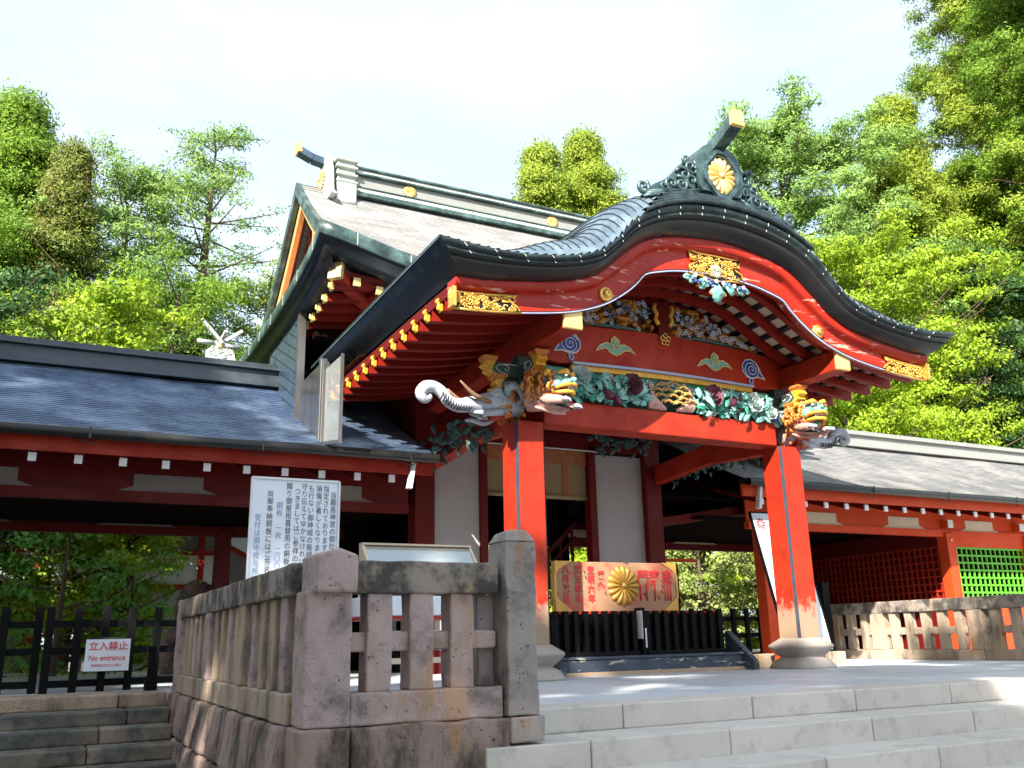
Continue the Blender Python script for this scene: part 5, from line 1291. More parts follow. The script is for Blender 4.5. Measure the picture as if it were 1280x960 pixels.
# ================================================================== OFFERING BOX, BOARD, BANNER, SIGNS
ob = thing('offering_box', 'wide black lattice fronted offering box on a worn blue plinth', 'offering box', (7.6, 10.9, 0))
m = M(); m.box(6.02, 9.10, 10.62, 10.72, .02, .21); m.build('plinth', 'worn_blue_wood', ob, bevel=.01)
m = M(); m.box(6.0, 9.12, 10.60, 10.66, 0, .05); m.build('plinth_foot', 'bare_wood', ob, bevel=.006)
m = M(); m.box(6.02, 9.10, 10.60, 10.86, .21, .245); m.build('plinth_top', 'worn_blue_wood', ob, bevel=.006)
for x in (5.97, 9.15):
    m = M(); m.yz([(10.40, .0), (10.40, .12), (10.46, .17), (10.95, .55), (11.0, .50), (11.0, .0)], x-.05, x+.05); m.build('side_board', 'worn_blue_wood', ob, bevel=.012)
m = M(); m.box(6.1, 9.02, 11.02, 11.7, .0, .80); m.build('box_body', 'black_wood', ob)
for x0, x1 in ((6.12, 7.46), (7.60, 8.98)):
    o = new_obj('picket_frame', ob, False); n_ = 8
    for k in range(n_+1): x = x0+.04+(x1-x0-.08)*k/n_; m = M(); m.box(x-.038, x+.038, 10.86, 10.93, .29, .84); m.build('picket', 'black_wood', o, bevel=.006)
    for q in ((10.93, 10.97, .66, .72), (10.93, 10.97, .44, .49), (10.82, 10.98, .245, .30)): m = M(); m.box(x0, x1, *q); m.build('rail', 'black_wood', o, bevel=.006)
m = M(); m.box(7.50, 7.56, 10.80, 10.98, .25, .88); m.build('centre_post', 'black_wood', ob, bevel=.006)
m = M(); m.box(7.496, 7.503, 10.79, 10.97, .46, .84); m.box(7.545, 7.565, 10.795, 10.80, .34, .60); m.build('scuff', 'white_paint', ob)
m = M(); m.box(6.05, 9.05, 10.98, 11.75, .80, .835); m.build('red_ledge', 'red_lacquer', ob, bevel=.006)
bd = thing('dedication_board', 'tan wooden board with gilt flower crest and red writing, on the offering box', 'board', (7.2, 11.1, .835))
m = M(); m.box(6.33, 8.38, 11.14, 11.22, .838, 1.53); m.build('panel', 'board_wood', bd, bevel=.01)
for sx, x in ((1, 6.33), (-1, 8.38)):
    m = M()
    m.xz([(x-sx*.015, .842), (x+sx*.26, .842), (x+sx*.14, .93), (x+sx*.05, 1.0), (x-sx*.015, 1.06)][::sx], 11.125, 11.228)
    m.xz([(x-sx*.015, 1.535), (x+sx*.26, 1.535), (x+sx*.14, 1.47), (x+sx*.05, 1.42), (x-sx*.015, 1.34)][::-sx], 11.125, 11.228)
    m.box(min(x, x-sx*.028), max(x, x-sx*.028)+.002, 11.127, 11.226, 1.02, 1.36); m.build('corner_mount', 'gold_dull', bd)
m = M(); chrysanthemum(m, (7.44, 1.20), .27, .06, lambda u, v, w_: (u, 11.135-w_, v), 16, 1.05); m.build('flower_crest', 'gold_dull', bd)

def text(body, loc, size, mat, parent, sx=1, line=.98, rot=(math.pi/2, 0, 0), name='lettering', vertical=True, bold=0, align='CENTER'):
    """flat lettering converted to a plain mesh; vertical text runs top to bottom"""
    cu = bpy.data.curves.new(name, 'FONT'); cu.body = '\n'.join(body) if vertical else body
    cu.size = size; cu.align_x = align; cu.align_y = 'TOP'; cu.space_line = line; cu.extrude = .0015; cu.offset = bold; cu.resolution_u = 3
    tmp = bpy.data.objects.new('tmp', cu); COL.objects.link(tmp); dg = bpy.context.evaluated_depsgraph_get()
    me = bpy.data.meshes.new_from_object(tmp.evaluated_get(dg)); bpy.data.objects.remove(tmp); 
    o = bpy.data.objects.new(name, me); COL.objects.link(o); o.parent = parent
    org = Vector(world_origin(parent)); o.location = Vector(loc)-org; o.rotation_euler = rot; o.scale = (sx, 1, 1)
    me.materials.clear(); me.materials.append(MAT[mat]); return o
for x, s_ in ((8.22, '奉'), (7.99, '寄'), (7.79, '門')):
    text(s_, (x, 11.13, 1.42), .25, 'ink_red', bd, .85, vertical=False, bold=.006)
    m = M()
    for dx in ((-.05, .0, .05) if s_ == '奉' else ((.0,) if s_ == '寄' else (-.055, .055))):
        m.tube([(x+dx, 11.132, 1.22), (x+dx+.005, 11.130, 1.06), (x+dx, 11.132, .99)], .012, 5)
    m.build('seal_stroke', 'ink_red', bd)
for x, s_ in ((6.49, '八月観旦'), (6.69, '巽五奉五'), (6.90, '宝明六年'), (7.07, '業へ')):
    text(s_, (x, 11.13, 1.47 if x < 7 else 1.40), .125, 'ink_red', bd, .95, 1.05, bold=.004)
m = M()
for x, z in ((8.12,1.22),(8.11,1.14),(7.80,1.10),(8.05,1.05),(6.78,1.42),(6.80,1.34),(7.12,1.12)): m.tube([(x, 11.128, z), (x+.02, 11.128, z-.04)], .008, 5)
m.build('chipped_paint', 'ink', bd)

bn = thing('leaning_banner', 'tall narrow white banner board with a round red crest, leaning behind the right pillar', 'banner board', (10.2, 11.2, 0))
# a long board leaning back and to the left
A = Vector((9.90, 11.10, 2.36)); B = Vector((10.86, 11.10, 2.37)); Cc = Vector((11.22, 10.95, .22)); D = Vector((10.30, 10.95, .22))
nrm = (B-A).cross(D-A).normalized()
if nrm.y > 0: nrm = -nrm
m = M(); vs = [A, B, Cc, D]; vs = [v for v in vs]+[v-nrm*.03 for v in vs]
m.add(vs, [(0,3,2,1),(4,5,6,7),(0,1,5,4),(1,2,6,5),(2,3,7,6),(3,0,4,7)]); m.build('panel', 'paper_white', bn)
m = M(); 
for p, q in ((A, B), (B, Cc), (Cc, D), (D, A)): m.bar(p-nrm*.01, q-nrm*.01, .025, .045, nrm)
m.build('frame', 'black_wood', bn)
def onb(u, v, w_): return A + (B-A).normalized()*0 + ((A*(1-u)+B*u)*(1-v)+(D*(1-u)+Cc*u)*v) + nrm*w_ - A
m = M(); cc = onb(.17, .085, .004)
ux = (B-A).normalized(); uy = ((D+Cc)/2-(A+B)/2).normalized()
for k in range(10):
    a0, a1 = 2*math.pi*(k+.08)/10, 2*math.pi*(k+.92)/10
    m.add([cc+(ux*math.cos(a)+uy*math.sin(a))*r for r, a in ((.03, a0), (.03, a1), (.085, a1-.06), (.10, (a0+a1)/2), (.085, a0+.06))], [(0,1,2,3,4)])
m.build('round_crest', 'ink_red', bn)
m = M()
for k in range(7):
    c_ = onb(.46, .10+.11*k, .004); q = random.Random(k)
    for s_ in range(4):
        a = q.uniform(0, 3.14); d = (ux*math.cos(a)+uy*math.sin(a))*.05; o_ = c_+ux*q.uniform(-.03, .03)+uy*q.uniform(-.05, .05); m.bar(o_-d, o_+d, .014, .002, nrm)
m.build('brush_stroke', 'ink_purple', bn)
for x in (9.55, 10.95): m = M(); m.box(x, x+.35 if x > 10 else x+.3, 10.78, 10.95, 0, .20); m.build('support_block', 'stone_tan', bn, bevel=.01)

# big notice board behind the left balustrade
nb = thing('notice_board', 'large white notice board covered in vertical handwritten columns, behind the stone balustrade', 'notice board', (2.0, 8.4, 0))
YB = 8.5; bx0, bx1, bz0, bz1 = 1.62, 2.45, .70, 2.00
m = M(); m.box(bx0, bx1, YB, YB+.03, bz0, bz1); m.build('panel', 'paper_white', nb, bevel=.004)
m = M()
for p, q in (((bx0, bz0), (bx1, bz0)), ((bx1, bz0), (bx1, bz1)), ((bx1, bz1), (bx0, bz1)), ((bx0, bz1), (bx0, bz0))): m.bar((p[0], YB-.004, p[1]), (q[0], YB-.004, q[1]), .02, .02, (0,1,0))
m.build('frame', 'white_paint', nb)
m = M(); m.box(bx0+.1, bx0+.14, YB+.03, YB+.07, 0, 1.6); m.box(bx1-.14, bx1-.10, YB+.03, YB+.07, 0, 1.6); m.build('support', 'bare_wood', nb)
cols = [('当霧島神宮の御社殿は平成元年', 2.395, 1.90, 'ink'), ('指定されておりますが銅板に', 2.325, 1.955, 'ink'), ('損傷が著しくなりましたので速', 2.255, 1.955, 'ink'), ('も行ない御神威の発揚とともに', 2.18, 1.955, 'ink'),
        ('守り伝えてゆかなければならな', 2.115, 1.965, 'ink'), ('つきましてはご参拝の皆様', 2.05, 1.92, 'ink'), ('賜り御屋根葺替用の銅板の御', 1.97, 1.965, 'ink'), ('銅板　一枚　二〇〇〇', 1.885, 1.78, 'ink_blue'), ('尚御奉納銅板にはご芳名を謹書', 1.795, 1.885, 'ink'), ('受付は御守授与所へ', 1.69, 1.66, 'ink_blue')]
for s_, x, z, mt in cols: text(s_, (x, YB-.002, z), .070, mt, nb, .85, 1.0, bold=-.0004)

# slanted case on a cloth covered table
tb = thing('cloth_table', 'low trestle table under a white cloth with red lower edge, behind the balustrade', 'table', (3.3, 8.3, 0))
m = M(); m.box(2.62, 3.95, 8.05, 8.65, .72, .90); m.build('cloth', 'white_cloth', tb, bevel=.012)
m = M(); m.box(2.61, 3.96, 8.04, 8.66, .69, .718); m.build('red_edge', 'red_lacquer', tb)
for x in (2.75, 3.15, 3.80):
    for y in (8.12, 8.56): m = M(); m.box(x-.022, x+.022, y-.022, y+.022, 0, .69); m.build('leg', 'cream_wood', tb)
m = M(); m.box(2.72, 3.85, 8.10, 8.14, .30, .35); m.box(2.72, 3.85, 8.10, 8.14, .54, .59); m.build('stretcher', 'cream_wood', tb)
dc = thing('display_case', 'slanted wooden display case with glazed white front, on the cloth covered table', 'display case', (3.2, 8.3, .90))
m = M(); m.yz([(8.10, .902), (8.10, 1.0), (8.50, 1.405), (8.58, 1.405), (8.58, .902)], 2.69, 2.715); m.yz([(8.10, .902), (8.10, 1.0), (8.50, 1.405), (8.58, 1.405), (8.58, .902)], 3.82, 3.845)
m.box(2.69, 3.845, 8.49, 8.585, 1.405, 1.425); m.box(2.715, 3.82, 8.56, 8.58, .902, 1.405); m.build('case_frame', 'cream_wood', dc)
m = M(); m.bar((3.2675, 8.11, .98), (3.2675, 8.49, 1.365), 1.10, .01, (0, -1, 1)); m.build('paper', 'paper_white', dc)
m = M(); m.box(2.74, 3.80, 8.476, 8.482, 1.36, 1.385); m.build('wood_strip', 'bare_wood', dc)
m = M(); m.bar((3.2675, 8.09, .99), (3.2675, 8.478, 1.385), 1.10, .004, (0, -1, 1)); m.build('pane', 'glass', dc)
m = M()
for k in range(4):
    z = 1.30-.055*k; y = 8.455-.055*k; m.bar((2.80, y-.03, z), (3.7, y-.03, z), .003, .003)
m.build('print_line', 'ink_blue', dc)

# no entrance sign on the black gate
def gate(x0, x1, y0, y1, label, n_, root_loc, posts=True):
    G = thing('picket_gate', label, 'gate', root_loc, 'black picket gates and fence'); P0 = Vector((x0, y0, 0)); P1 = Vector((x1, y1, 0)); d = P1-P0
    for t in np.linspace(0, 1, n_):
        p = P0+d*float(t); m = M(); m.box(p.x-.045, p.x+.045, p.y-.03, p.y+.03, .0 if posts else .1, .98); m.build('picket', 'black_wood', G, bevel=.006)
    for z in (.10, .47, .78): m = M(); m.bar((x0, y0+.05, z), (x1, y1+.05, z), .04, .08); m.build('rail', 'black_wood', G)
    return G
gate(-2.5, -.02, 12.55, 12.35, 'black wooden picket gate leaf at the far left above the side stairs', 8, (-1.2, 12.4, 0))
g2 = gate(.10, 1.62, 12.2, 12.55, 'black wooden picket gate leaf carrying the no entrance sign', 6, (.9, 12.3, 0))
gw = thing('gate_wheel_block', 'small black block at the foot of the black gate', 'block', (1.25, 12.0, 0)); m = M(); m.box(1.17, 1.31, 11.93, 12.07, 0, .12); m.build('body', 'black_wood', gw, bevel=.012); m = M(); m.box(1.20, 1.28, 12.0, 12.1, .12, .5); m.build('upright', 'black_wood', gw)
ns = thing('no_entrance_sign', 'white sign with pink writing reading No entrance, hung on the black gate', 'sign', (.75, 12.05, .24))
m = M(); m.box(.50, .985, 12.06, 12.075, .235, .595); m.build('panel', 'paper_white', ns, bevel=.003)
m = M(); m.tube([(.65, 12.07, .59), (.66, 12.07, .61), (.92, 12.07, .605), (.93, 12.07, .59)], .005, 5); m.build('hanger', 'metal_sheet', ns)
text('立入禁止', (.745, 12.057, .565), .105, 'ink_pink', ns, 1.02, vertical=False, bold=.002)
text('No entrance', (.74, 12.057, .425), .085, 'ink_pink', ns, .92, vertical=False, bold=.001)
text('関係者以外立入禁止', (.74, 12.057, .315), .032, 'ink_pink', ns, 1.15, vertical=False)
# black fence behind the right pillar
gate(9.4, 13.1, 14.3, 14.3, 'black wooden picket fence between the hall and the right corridor columns', 12, (11.2, 14.3, 0))
gb = thing('fence_post', 'single black post beside the end of the right stone balustrade', 'post', (13.1, 12.95, 0)); m = M(); m.box(13.06, 13.22, 12.85, 12.97, 0, 1.38); m.build('post', 'black_wood', gb, bevel=.01); m = M(); m.box(13.04, 13.24, 12.83, 12.99, 1.38, 1.40); m.build('cap', 'black_wood', gb)
# small standing notice right of the board
sn = thing('standing_notice', 'small white notice on a dark stand in front of the sunlit shrubs', 'notice', (11.2, 15.2, 0))
m = M(); m.xz([(10.62, 1.24), (11.02, 1.24), (10.98, 1.98), (10.60, 1.98)], 15.0, 15.02); m.build('panel', 'paper_white', sn)
m = M(); m.box(10.64, 11.4, 15.04, 15.10, .0, 1.9); m.build('stand', 'black_wood', sn); m = M(); m.box(10.98, 11.9, 15.03, 15.12, 1.93, 1.99); m.build('top_rail', 'orange_red_lit', sn)
m = M()
for k in range(9): m.box(10.90, 10.92, 14.996, 15.0, 1.3+.06*k, 1.34+.06*k)
m.build('writing', 'ink', sn)
# white railing and post seen between the wing and the hall
wr = thing('white_railing', 'small white painted railing in the dark gap left of the hall', 'railing', (5.7, 17.5, 0))
for x0, x1 in ((4.75, 5.6), (5.85, 6.6)):
    m = M(); m.box(x0, x1, 17.5, 17.55, 2.02, 2.08); m.box(x0, x1, 17.5, 17.55, 1.68, 1.73)
    for k in range(6): x = x0+.03+(x1-x0-.06)*k/5; m.box(x-.018, x+.018, 17.5, 17.54, 1.1, 2.05)
    m.build('rail_panel', 'white_paint', wr)
m = M(); m.box(6.0, 6.14, 17.1, 17.24, 0, 2.15); m.build('post', 'white_paint', wr, bevel=.01)

# ================================================================== BUILDINGS BEYOND
fb = thing('far_shrine_wall', 'white walled red framed building glimpsed through the leaves beyond the left corridor', 'building', (0, 24.5, -.9))
m = M(); m.box(-9, 4.2, 24.5, 24.7, 2.0, 2.75); m.build('plaster_wall', 'white_paint', fb)
for z in (1.93, 2.78): m = M(); m.box(-9, 4.2, 24.44, 24.6, z-.06, z+.06); m.build('beam', 'red_lacquer', fb)
for k in range(7): x = -7.6+1.85*k; m = M(); m.box(x-.07, x+.07, 24.45, 24.6, -.9, 3.6); m.build('column', 'red_lacquer', fb)
m = M(); m.box(-9, 4.2, 24.6, 24.8, 2.84, 3.5); m.build('upper_wall', 'plaster', fb)
m = M(); m.add([(-9.5, 23.6, 3.5), (4.8, 23.6, 3.5), (4.8, 27, 5.0), (-9.5, 27, 5.0)], [(0,1,2,3),(3,2,1,0)]); m.build('roof', 'roof_wing_shaded', fb, solid=.1)
sr = thing('inner_stair_wall', 'white and orange stair parapet glimpsed in the dark beside the left corridor column', 'stair parapet', (3.5, 19, 0))
m = M(); m.xz([(3.25, 1.0), (5.2, 1.0), (5.2, 1.3), (3.25, 2.35)], 18.9, 19.0); m.build('parapet', 'plaster', sr)
m = M(); m.bar((3.2, 18.88, 2.4), (5.3, 18.88, 1.3), .12, .09); m.build('handrail', 'orange_red_lit', sr)
m = M(); m.box(4.15, 4.45, 20.0, 20.2, 0, 2.9); m.build('orange_post', 'orange_red_lit', sr); m = M(); m.box(3.42, 3.52, 17.9, 18.0, 0, 2.75); m.build('grey_post', 'ridge_grey', sr)
m = M(); m.smooth = True
for dx, dy, dz, r in ((0,0,1.0,(.36,.35,.95)),(-.25,-.1,.4,(.36,.35,.7)),(.18,.1,1.65,(.32,.3,.3))): m.ball((2.62+dx, 19+dy, -.2+dz), r, 14, 10)
for i, v in enumerate(m.v): q = math.sin(v[0]*7+v[2]*5)*.05+math.sin(v[1]*11+v[2]*9)*.04; m.v[i] = (v[0]+q, v[1]+q, v[2]+q*.6)
o = m.build('garden_rock', 'stone_base', None, (2.15, 19, -.5)); tag(o, 'reddish garden boulder under the leaves beyond the left corridor', 'rock')
cg = thing('far_roof_finial', 'pale crossed roof finials and ridge end rising behind the left corridor roof', 'roof finial', (3.8, 26, 8.4))
Yc = 26.0; c0 = (3.80, 8.62)
pm('finial_grey', (.36,.37,.38), .6, col2=(.26,.27,.29), scale=5, bump=.1)
_n0 = len(cg.children)
m = M(); w0 = [(c0[0]-.55, 8.15), (c0[0]+.75, 8.15), (c0[0]+.62, 8.7), (c0[0]+.38, 8.78), (c0[0]+.25, 9.05), (c0[0], 9.15), (c0[0]-.25, 9.05), (c0[0]-.36, 8.75), (c0[0]-.55, 8.6)]
m.xz(w0, Yc, Yc+.2); m.build('end_plate', 'copper_pale', cg)
m = M()
for k in range(10): swirl(m, (c0[0]-.35+.09*k, 8.5+.2*math.sin(k*1.7)), .1, 1.2, Yc-.02, .02, 1, k, 10)
m.build('scroll_work', 'copper_pale', cg)
m = M(); m.bar((c0[0]+.1, Yc-.1, 8.95), (c0[0]-.85, Yc-.1, 9.95), .14, .18, (0,1,0)); m.build('cross_beam', 'finial_grey', cg)
m = M(); m.bar((c0[0]+.0, Yc+.1, 8.95), (c0[0]+.95, Yc+.1, 9.70), .14, .18, (0,1,0)); m.build('cross_beam', 'finial_grey', cg)
for (xa, xb, z) in ((-.95, -.25, 8.98), (.2, .85, 8.9)): m = M(); m.tube([(c0[0]+xa, Yc, z), (c0[0]+xb, Yc, z-.02)], .10, 9); m.build('ridge_log', 'finial_grey', cg)
m = M(); m.bar((c0[0]+.05, Yc, 9.1), (c0[0]+.18, Yc-.5, 9.4), .14, .12); m.build('ridge_beam', 'copper_pale', cg)
m = M(); m.ball((c0[0], Yc-.05, 8.85), (.13,.05,.14), 10, 6); m.build('crest', 'gold_leaf', cg)
for ch in cg.children:      # true size: shrink the built ornament about its crossing
    me = ch.data; org = Vector(cg.location); piv = Vector((c0[0], Yc, 8.93))-org
    for v in me.vertices: v.co = piv+(v.co-piv)*.66
m = M(); m.box(c0[0]-.5, c0[0]+.6, Yc+.2, Yc+9, 8.1, 8.5); m.add([(c0[0]-3.5, Yc+.4, 6.2), (c0[0], Yc+.4, 8.3), (c0[0]+3.5, Yc+.4, 6.2), (c0[0]-3.5, Yc+10, 6.2), (c0[0], Yc+10, 8.3), (c0[0]+3.5, Yc+10, 6.2)], [(0,1,4,3),(1,2,5,4),(0,2,1),(3,4,5),(0,3,5,2)]); m.box(c0[0]-2.6, c0[0]+2.6, Yc+.9, Yc+9.5, -.9, 6.2); m.build('hall_behind', 'copper_pale', cg)
# ================================================================== TREES
def leaf_mesh(name, C, Nn, size, aspect=2.2, seed=0, droop=0.0, needle=False):
    """C: centres (n,3); Nn: outward directions; one folded leaf (two quads sharing a rib) per centre"""
    r_ = np.random.default_rng(seed); n = len(C)
    Nn = Nn/np.maximum(1e-6, np.linalg.norm(Nn, axis=1, keepdims=True))
    b = Nn + r_.normal(0, .55, (n, 3)); b[:, 2] += .25; b /= np.linalg.norm(b, axis=1, keepdims=True)
    d = Nn*.45 + r_.normal(0, .8, (n, 3)); d[:, 2] -= droop; d -= b*(d*b).sum(1, keepdims=True); d /= np.maximum(1e-6, np.linalg.norm(d, axis=1, keepdims=True)); a = np.cross(b, d)
    s = size*r_.uniform(.6, 1.35, (n, 1)); L_ = d*s; W_ = a*s/aspect; Hh = b*s*.12
    tip = C+L_*.5; base = C-L_*.5; mid = C+Hh
    V = np.stack([base, mid+W_*.5-Hh*2, tip, mid-W_*.5-Hh*2], 1).reshape(-1, 3)
    me = bpy.data.meshes.new(name); me.vertices.add(len(V)); me.vertices.foreach_set('co', V.astype(np.float32).ravel())
    me.loops.add(n*4); me.loops.foreach_set('vertex_index', np.arange(n*4, dtype=np.int32)); me.polygons.add(n)
    me.polygons.foreach_set('loop_start', np.arange(0, n*4, 4, dtype=np.int32)); me.polygons.foreach_set('loop_total', np.full(n, 4, np.int32))
    me.update(); me.validate(); return me
def clump_points(centres, radii, per, r_):
    """points in the outer shell of each clump, denser on top"""
    Cs = []; Ns = []
    for c, r in zip(centres, radii):
        k = max(6, int(per*(r[0]*r[2])/.35))
        v = r_.normal(0, 1, (k, 3)); v /= np.linalg.norm(v, axis=1, keepdims=True); v[:, 2] = np.where(v[:, 2] < -.25, v[:, 2]*-.6, v[:, 2])
        rr = r_.uniform(.30, 1.22, (k, 1))
        Cs.append(np.array(c)+v*rr*np.array(r)); Ns.append(v)
    return np.concatenate(Cs), np.concatenate(Ns)
def tree_proto(kind, h, r, seed, leaf=.16, per=90, dens=1.0, bare=.12):
    """returns trunk mesh builder, leaf centres and normals, all with the base at the origin"""
    r_ = np.random.default_rng(seed); m = M(); cs = []; rs = []
    lean = r_.uniform(-.02, .02, 2)*h
    tr = [(lean[0]*t*t, lean[1]*t*t, h*t) for t in np.linspace(0, .97, 12)]
    m.tube(tr, [max(.03, h*.022*(1-t)**.8) for t in np.linspace(0, .97, 12)], 9)
    nb = int(h*(6.6 if kind in ('cedar', 'column') else 4.8)*dens)
    for i in range(nb):
        t = bare+(1-bare)*((i+r_.uniform(0, 1))/nb)
        if kind == 'cedar': env = r*(1-t)**.85*(.86+.14*math.sin(t*23+seed))+.18
        elif kind == 'column': env = r*min(1, (1.02-t)*3.2)**.7*(.86+.14*math.sin(t*17+seed))
        elif kind == 'round': env = r*math.sqrt(max(0, 1-((t-.55)/.5)**2))+.2
        elif kind == 'layered': env = r*(.35+.65*abs(math.sin(t*13+seed)))*(1-max(0, t-.75)*2.2)*(.5+.7*min(1, t*1.5))+.2
        elif kind == 'wall': env = r*min(1, (1.02-t)*7)
        else: env = r*(1-abs(t-.45)*1.1)+.2
        a = r_.uniform(0, 2*math.pi); env *= r_.uniform(.55, 1.12)*(1+.14*math.sin(3*a+t*9+seed)+.10*math.sin(5*a-t*21))
        z = h*t; x0, y0 = lean[0]*t*t, lean[1]*t*t
        up = {'cedar': .15, 'round': .35, 'layered': .12, 'spread': .3}.get(kind, .2)
        end = np.array([x0+math.cos(a)*env, y0+math.sin(a)*env, z+env*up])
        if i % 2 == 0 or kind == 'layered':
            m.tube([(x0, y0, z-.1), (x0+math.cos(a)*env*.5, y0+math.sin(a)*env*.5, z+env*up*.3), tuple(end)], [max(.02, .010*h*(1-t)*.7+.012), .025, .010], 5)
        ncl = {'layered': 3}.get(kind, 3)
        for q in range(ncl):
            f = [1.0, .72, .45][q] if ncl >= 3 else 1
            c = np.array([x0, y0, z])*(1-f)+end*f + r_.normal(0, .13, 3)*min(env, 3)*.5
            s_ = r_.uniform(.34, .62)*(.62+.12*r)*(1.0 if f > .6 else 1.25)
            fl = {'layered': .40, 'cedar': 1.1, 'column': 1.1, 'round': .75}.get(kind, .7)
            cs.append(c); rs.append((s_, s_, s_*fl))
    cs.append(np.array([lean[0], lean[1], h*.985])); rs.append((.35, .35, .6))
    C, Nn = clump_points(cs, rs, per, r_)
    if kind in ('cedar', 'round', 'column') and h > 8:
        k = int(h*r*42); t = r_.uniform(bare+.03, .9, k); e = (r*(1-t)**.62 if kind == 'cedar' else r*np.sqrt(np.maximum(0, 1-((t-.55)/.5)**2)))*.55*np.sqrt(r_.uniform(0, 1, k)); a = r_.uniform(0, 6.28, k)
        Q = np.c_[np.cos(a)*e, np.sin(a)*e, t*h]; C = np.concatenate([C, Q]); Nn = np.concatenate([Nn, r_.normal(0, 1, (k, 3))])
    Nn = Nn*.8+np.c_[C[:, :2]*.12, np.zeros(len(C))]
    return m, C, Nn, leaf
def plant_tree(name, label, kind, loc, h, r, seed, mat, leaf=.16, per=90, dens=1, bare=.12, droop=.15, aspect=2.2, cat='tree', group=None):
    T = thing(name, label, cat, loc, group)
    m, C, Nn, lf = tree_proto(kind, h, r, seed, leaf, per, dens, bare)
    m.v = [(v[0]+loc[0], v[1]+loc[1], v[2]+loc[2]) for v in m.v]; m.build('trunk', 'bark', T)
    o = bpy.data.objects.new('crown', leaf_mesh('crown', C, Nn, leaf, aspect, seed, droop)); COL.objects.link(o); o.parent = T; o.data.materials.append(MAT[mat])
    return T
G0 = -.9
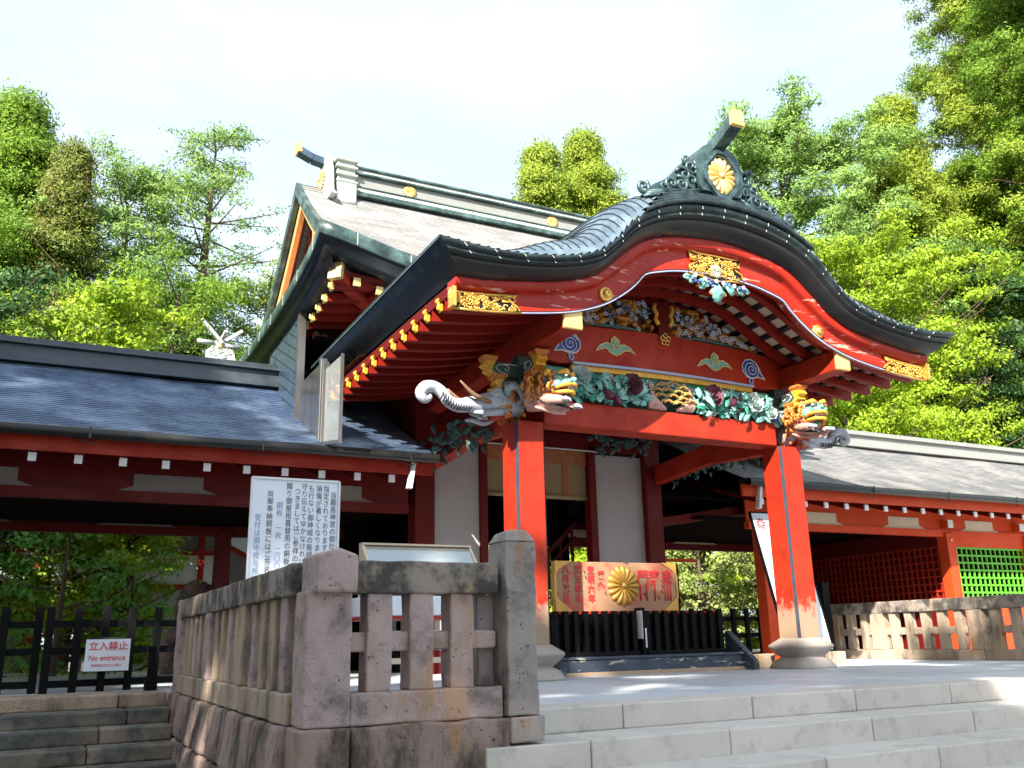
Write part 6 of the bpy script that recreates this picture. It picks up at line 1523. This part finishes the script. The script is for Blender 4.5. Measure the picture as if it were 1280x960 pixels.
TR = [
 ('cedar_tree', 'dark green bushy cedar filling the far left edge of the picture', 'cedar', (-2.3, 30.5, G0), 18.6, 6.0, 1, 'needles_green', 0.144, 315, 1.56),
 ('cedar_tree', 'brownish green pointed cedar, second from the left edge', 'cedar', (-.45, 29.5, G0), 16.7, 2.8, 2, 'needles_brown', 0.130, 315, 1.62),
 ('broadleaf_tree', 'airy pale topped tree between the brownish cedar and the tall bare-trunked tree', 'round', (1.45, 31, G0), 16.5, 3.7, 3, 'needles_blue', 0.144, 204, 2.21),
 ('cypress_tree', 'tall open layered tree with bare trunk showing, left of the hall roof', 'layered', (3.55, 30.5, G0), 19.3, 3.0, 4, 'needles_blue', 0.130, 308, 1.09),
 ('broadleaf_tree', 'dense mid green tree standing below the open layered tree', 'round', (2.6, 28.5, G0), 12.6, 3.2, 41, 'needles_green', 0.144, 227, 1.40),
 ('young_tree', 'small olive green tree low beside the left edge of the hall roof', 'round', (5.9, 31, G0), 13.6, 2.7, 5, 'needles_yellow', 0.144, 232, 1.25),
 ('young_tree', 'light olive tree mass just behind the far roof finial', 'round', (4.2, 36, G0), 13.0, 3.0, 25, 'needles_yellow', 0.158, 199, 1.25),
 ('cedar_tree', 'left and smaller of the two yellowish cedars behind the main roof ridge', 'cedar', (18.6, 33, G0), 23.2, 5.4, 6, 'needles_yellow', 0.173, 266, 1.25),
 ('cedar_tree', 'right and taller of the two yellowish cedars behind the main roof ridge', 'cedar', (21.6, 33.5, G0), 25.0, 6.8, 7, 'needles_yellow', 0.173, 266, 1.25),
 ('broadleaf_tree', 'broad rounded light green tree behind the gold crested roof ornament', 'round', (28.2, 27, G0), 23.0, 6.0, 8, 'needles_blue', 0.187, 266, 2.35),
 ('cedar_tree', 'conical bright cedar right of the rounded tree', 'cedar', (34.3, 26.4, G0), 25.8, 8.0, 9, 'needles_yellow', 0.187, 281, 1.56),
 ('cedar_tree', 'second conical cedar crowding between the bright cedar and the giant one', 'cedar', (38.5, 25, G0), 23.0, 8.0, 19, 'needles_green', 0.187, 281, 1.50),
 ('giant_cedar', 'giant tall cedar along the right edge, running out of the top of the picture', 'column', (38.3, 19.0, G0), 41.0, 5.8, 10, 'needles_green', 0.173, 332, 1.69),
 ('giant_cedar', 'second giant cedar standing behind and right of the first at the right edge', 'column', (41.0, 24.0, G0), 38.0, 6.0, 11, 'needles_yellow', 0.187, 281, 1.50),
 ('maple_tree', 'bright yellow green maple above the right slope of the curved gable', 'round', (25.0, 20.5, G0), 14.2, 4.2, 12, 'leaves_bright', 0.136, 313, 1.50),
 ('maple_tree', 'bright spreading maple hanging low over the right corridor roof', 'spread', (21.6, 19.5, G0), 9.6, 4.2, 13, 'leaves_bright', 0.120, 355, 1.75),
 ('broadleaf_tree', 'dark leafy tree filling the gap under the giant cedars above the right corridor', 'round', (31.5, 21.5, G0), 14.5, 5.0, 14, 'leaves_dark', 0.158, 281, 1.62),
 ('cedar_tree', 'dark dense cedar wall below the giant cedars at the right edge', 'round', (35.5, 17.5, G0), 15.5, 5.0, 15, 'needles_green', 0.158, 299, 1.62),
 ('drooping_tree', 'bright lime tree with drooping leaves just above the left corridor ridge', 'round', (.45, 22.5, G0), 9.3, 2.5, 16, 'leaves_bright', 0.144, 241, 1.49),
 ('drooping_tree', 'low dark green tree at the left edge above the corridor ridge', 'round', (-2.2, 22, G0), 9.3, 2.6, 17, 'leaves_dark', 0.130, 255, 1.49),
 ('drooping_tree', 'low bright green tree right of the lime one, beside the far roof finial', 'round', (1.7, 22.6, G0), 7.9, 1.5, 18, 'leaves_bright', 0.137, 241, 1.38),
 ('garden_shrub', 'dark glossy shrub hanging across the opening of the left corridor', 'spread', (.3, 20.4, G0), 4.2, 2.0, 31, 'leaves_dark2', 0.145, 57, 1.56),
 ('garden_shrub', 'dark shrub at the far left of the left corridor opening', 'spread', (-2.0, 20.0, G0), 4.2, 1.8, 32, 'leaves_dark2', 0.145, 57, 1.44),
 ('garden_shrub', 'sunlit yellow green shrub seen through the hall doorway', 'round', (17.4, 29.5, G0), 6.2, 3.2, 33, 'leaves_bright', 0.170, 180, 3.00),
 ('garden_shrub', 'sunlit light green shrub seen under the right corridor beside the hall', 'round', (22.3, 28.0, G0), 6.2, 3.4, 34, 'leaves_pale', 0.170, 180, 3.00),
 ('garden_shrub', 'sunlit shrub behind the black fence next to the right corridor column', 'round', (26.0, 28.5, G0), 6.0, 3.2, 35, 'leaves_bright', 0.170, 180, 3.00),
]
leafmat('leaves_dark2', (.12,.34,.07), (.07,.23,.05), (.22,.45,.08), .4)
leafmat('leaves_pale', (.30,.38,.10), (.20,.30,.04), (.42,.44,.20), .4)
for t in TR:
    name, label, kind, loc, h, r, seed, mat, lf, per, dens = t
    bright = mat.startswith('leaves')
    plant_tree(name, label, kind, loc, h, r, seed, mat, lf, per, dens, bare=(.30 if kind == 'layered' else (.02 if 'shrub' in name else .10)), droop=.35 if 'droop' in name or 'maple' in name else .1, aspect=2.0 if bright else 3.0, cat='shrub' if 'shrub' in name else 'tree', group='shrubs behind the corridors' if 'shrub' in name else 'trees behind the shrine')
# woodland in front of the shrine, left of the approach: it shades the steps and the left corridor
r_ = np.random.default_rng(77); Cw = []; Nw = []; m = M()
def wood(x, y, h, r, per=26):
    mm, C, Nn, _ = tree_proto('wall', h, r, int(x*10) % 97, .5, per, .9, .02)
    Cw.append(C+np.array([x, y, G0])); Nw.append(Nn); m.tube([(x, y, G0), (x, y, G0+h*.8)], [.35, .12], 8)
for x, y, h, r in WOOD: wood(x, y, h, r)
o = bpy.data.objects.new('forest', leaf_mesh('forest', np.concatenate(Cw), np.concatenate(Nw), .75, 1.3, 5)); COL.objects.link(o); o.data.materials.append(MAT['leaves_dark'])
tag(o, 'wood across the forecourt that shades the steps and left corridor', None, None, 'stuff')
tw = m.build('forest', 'bark'); tag(tw, 'trunks of the wood across the forecourt', None, None, 'stuff')
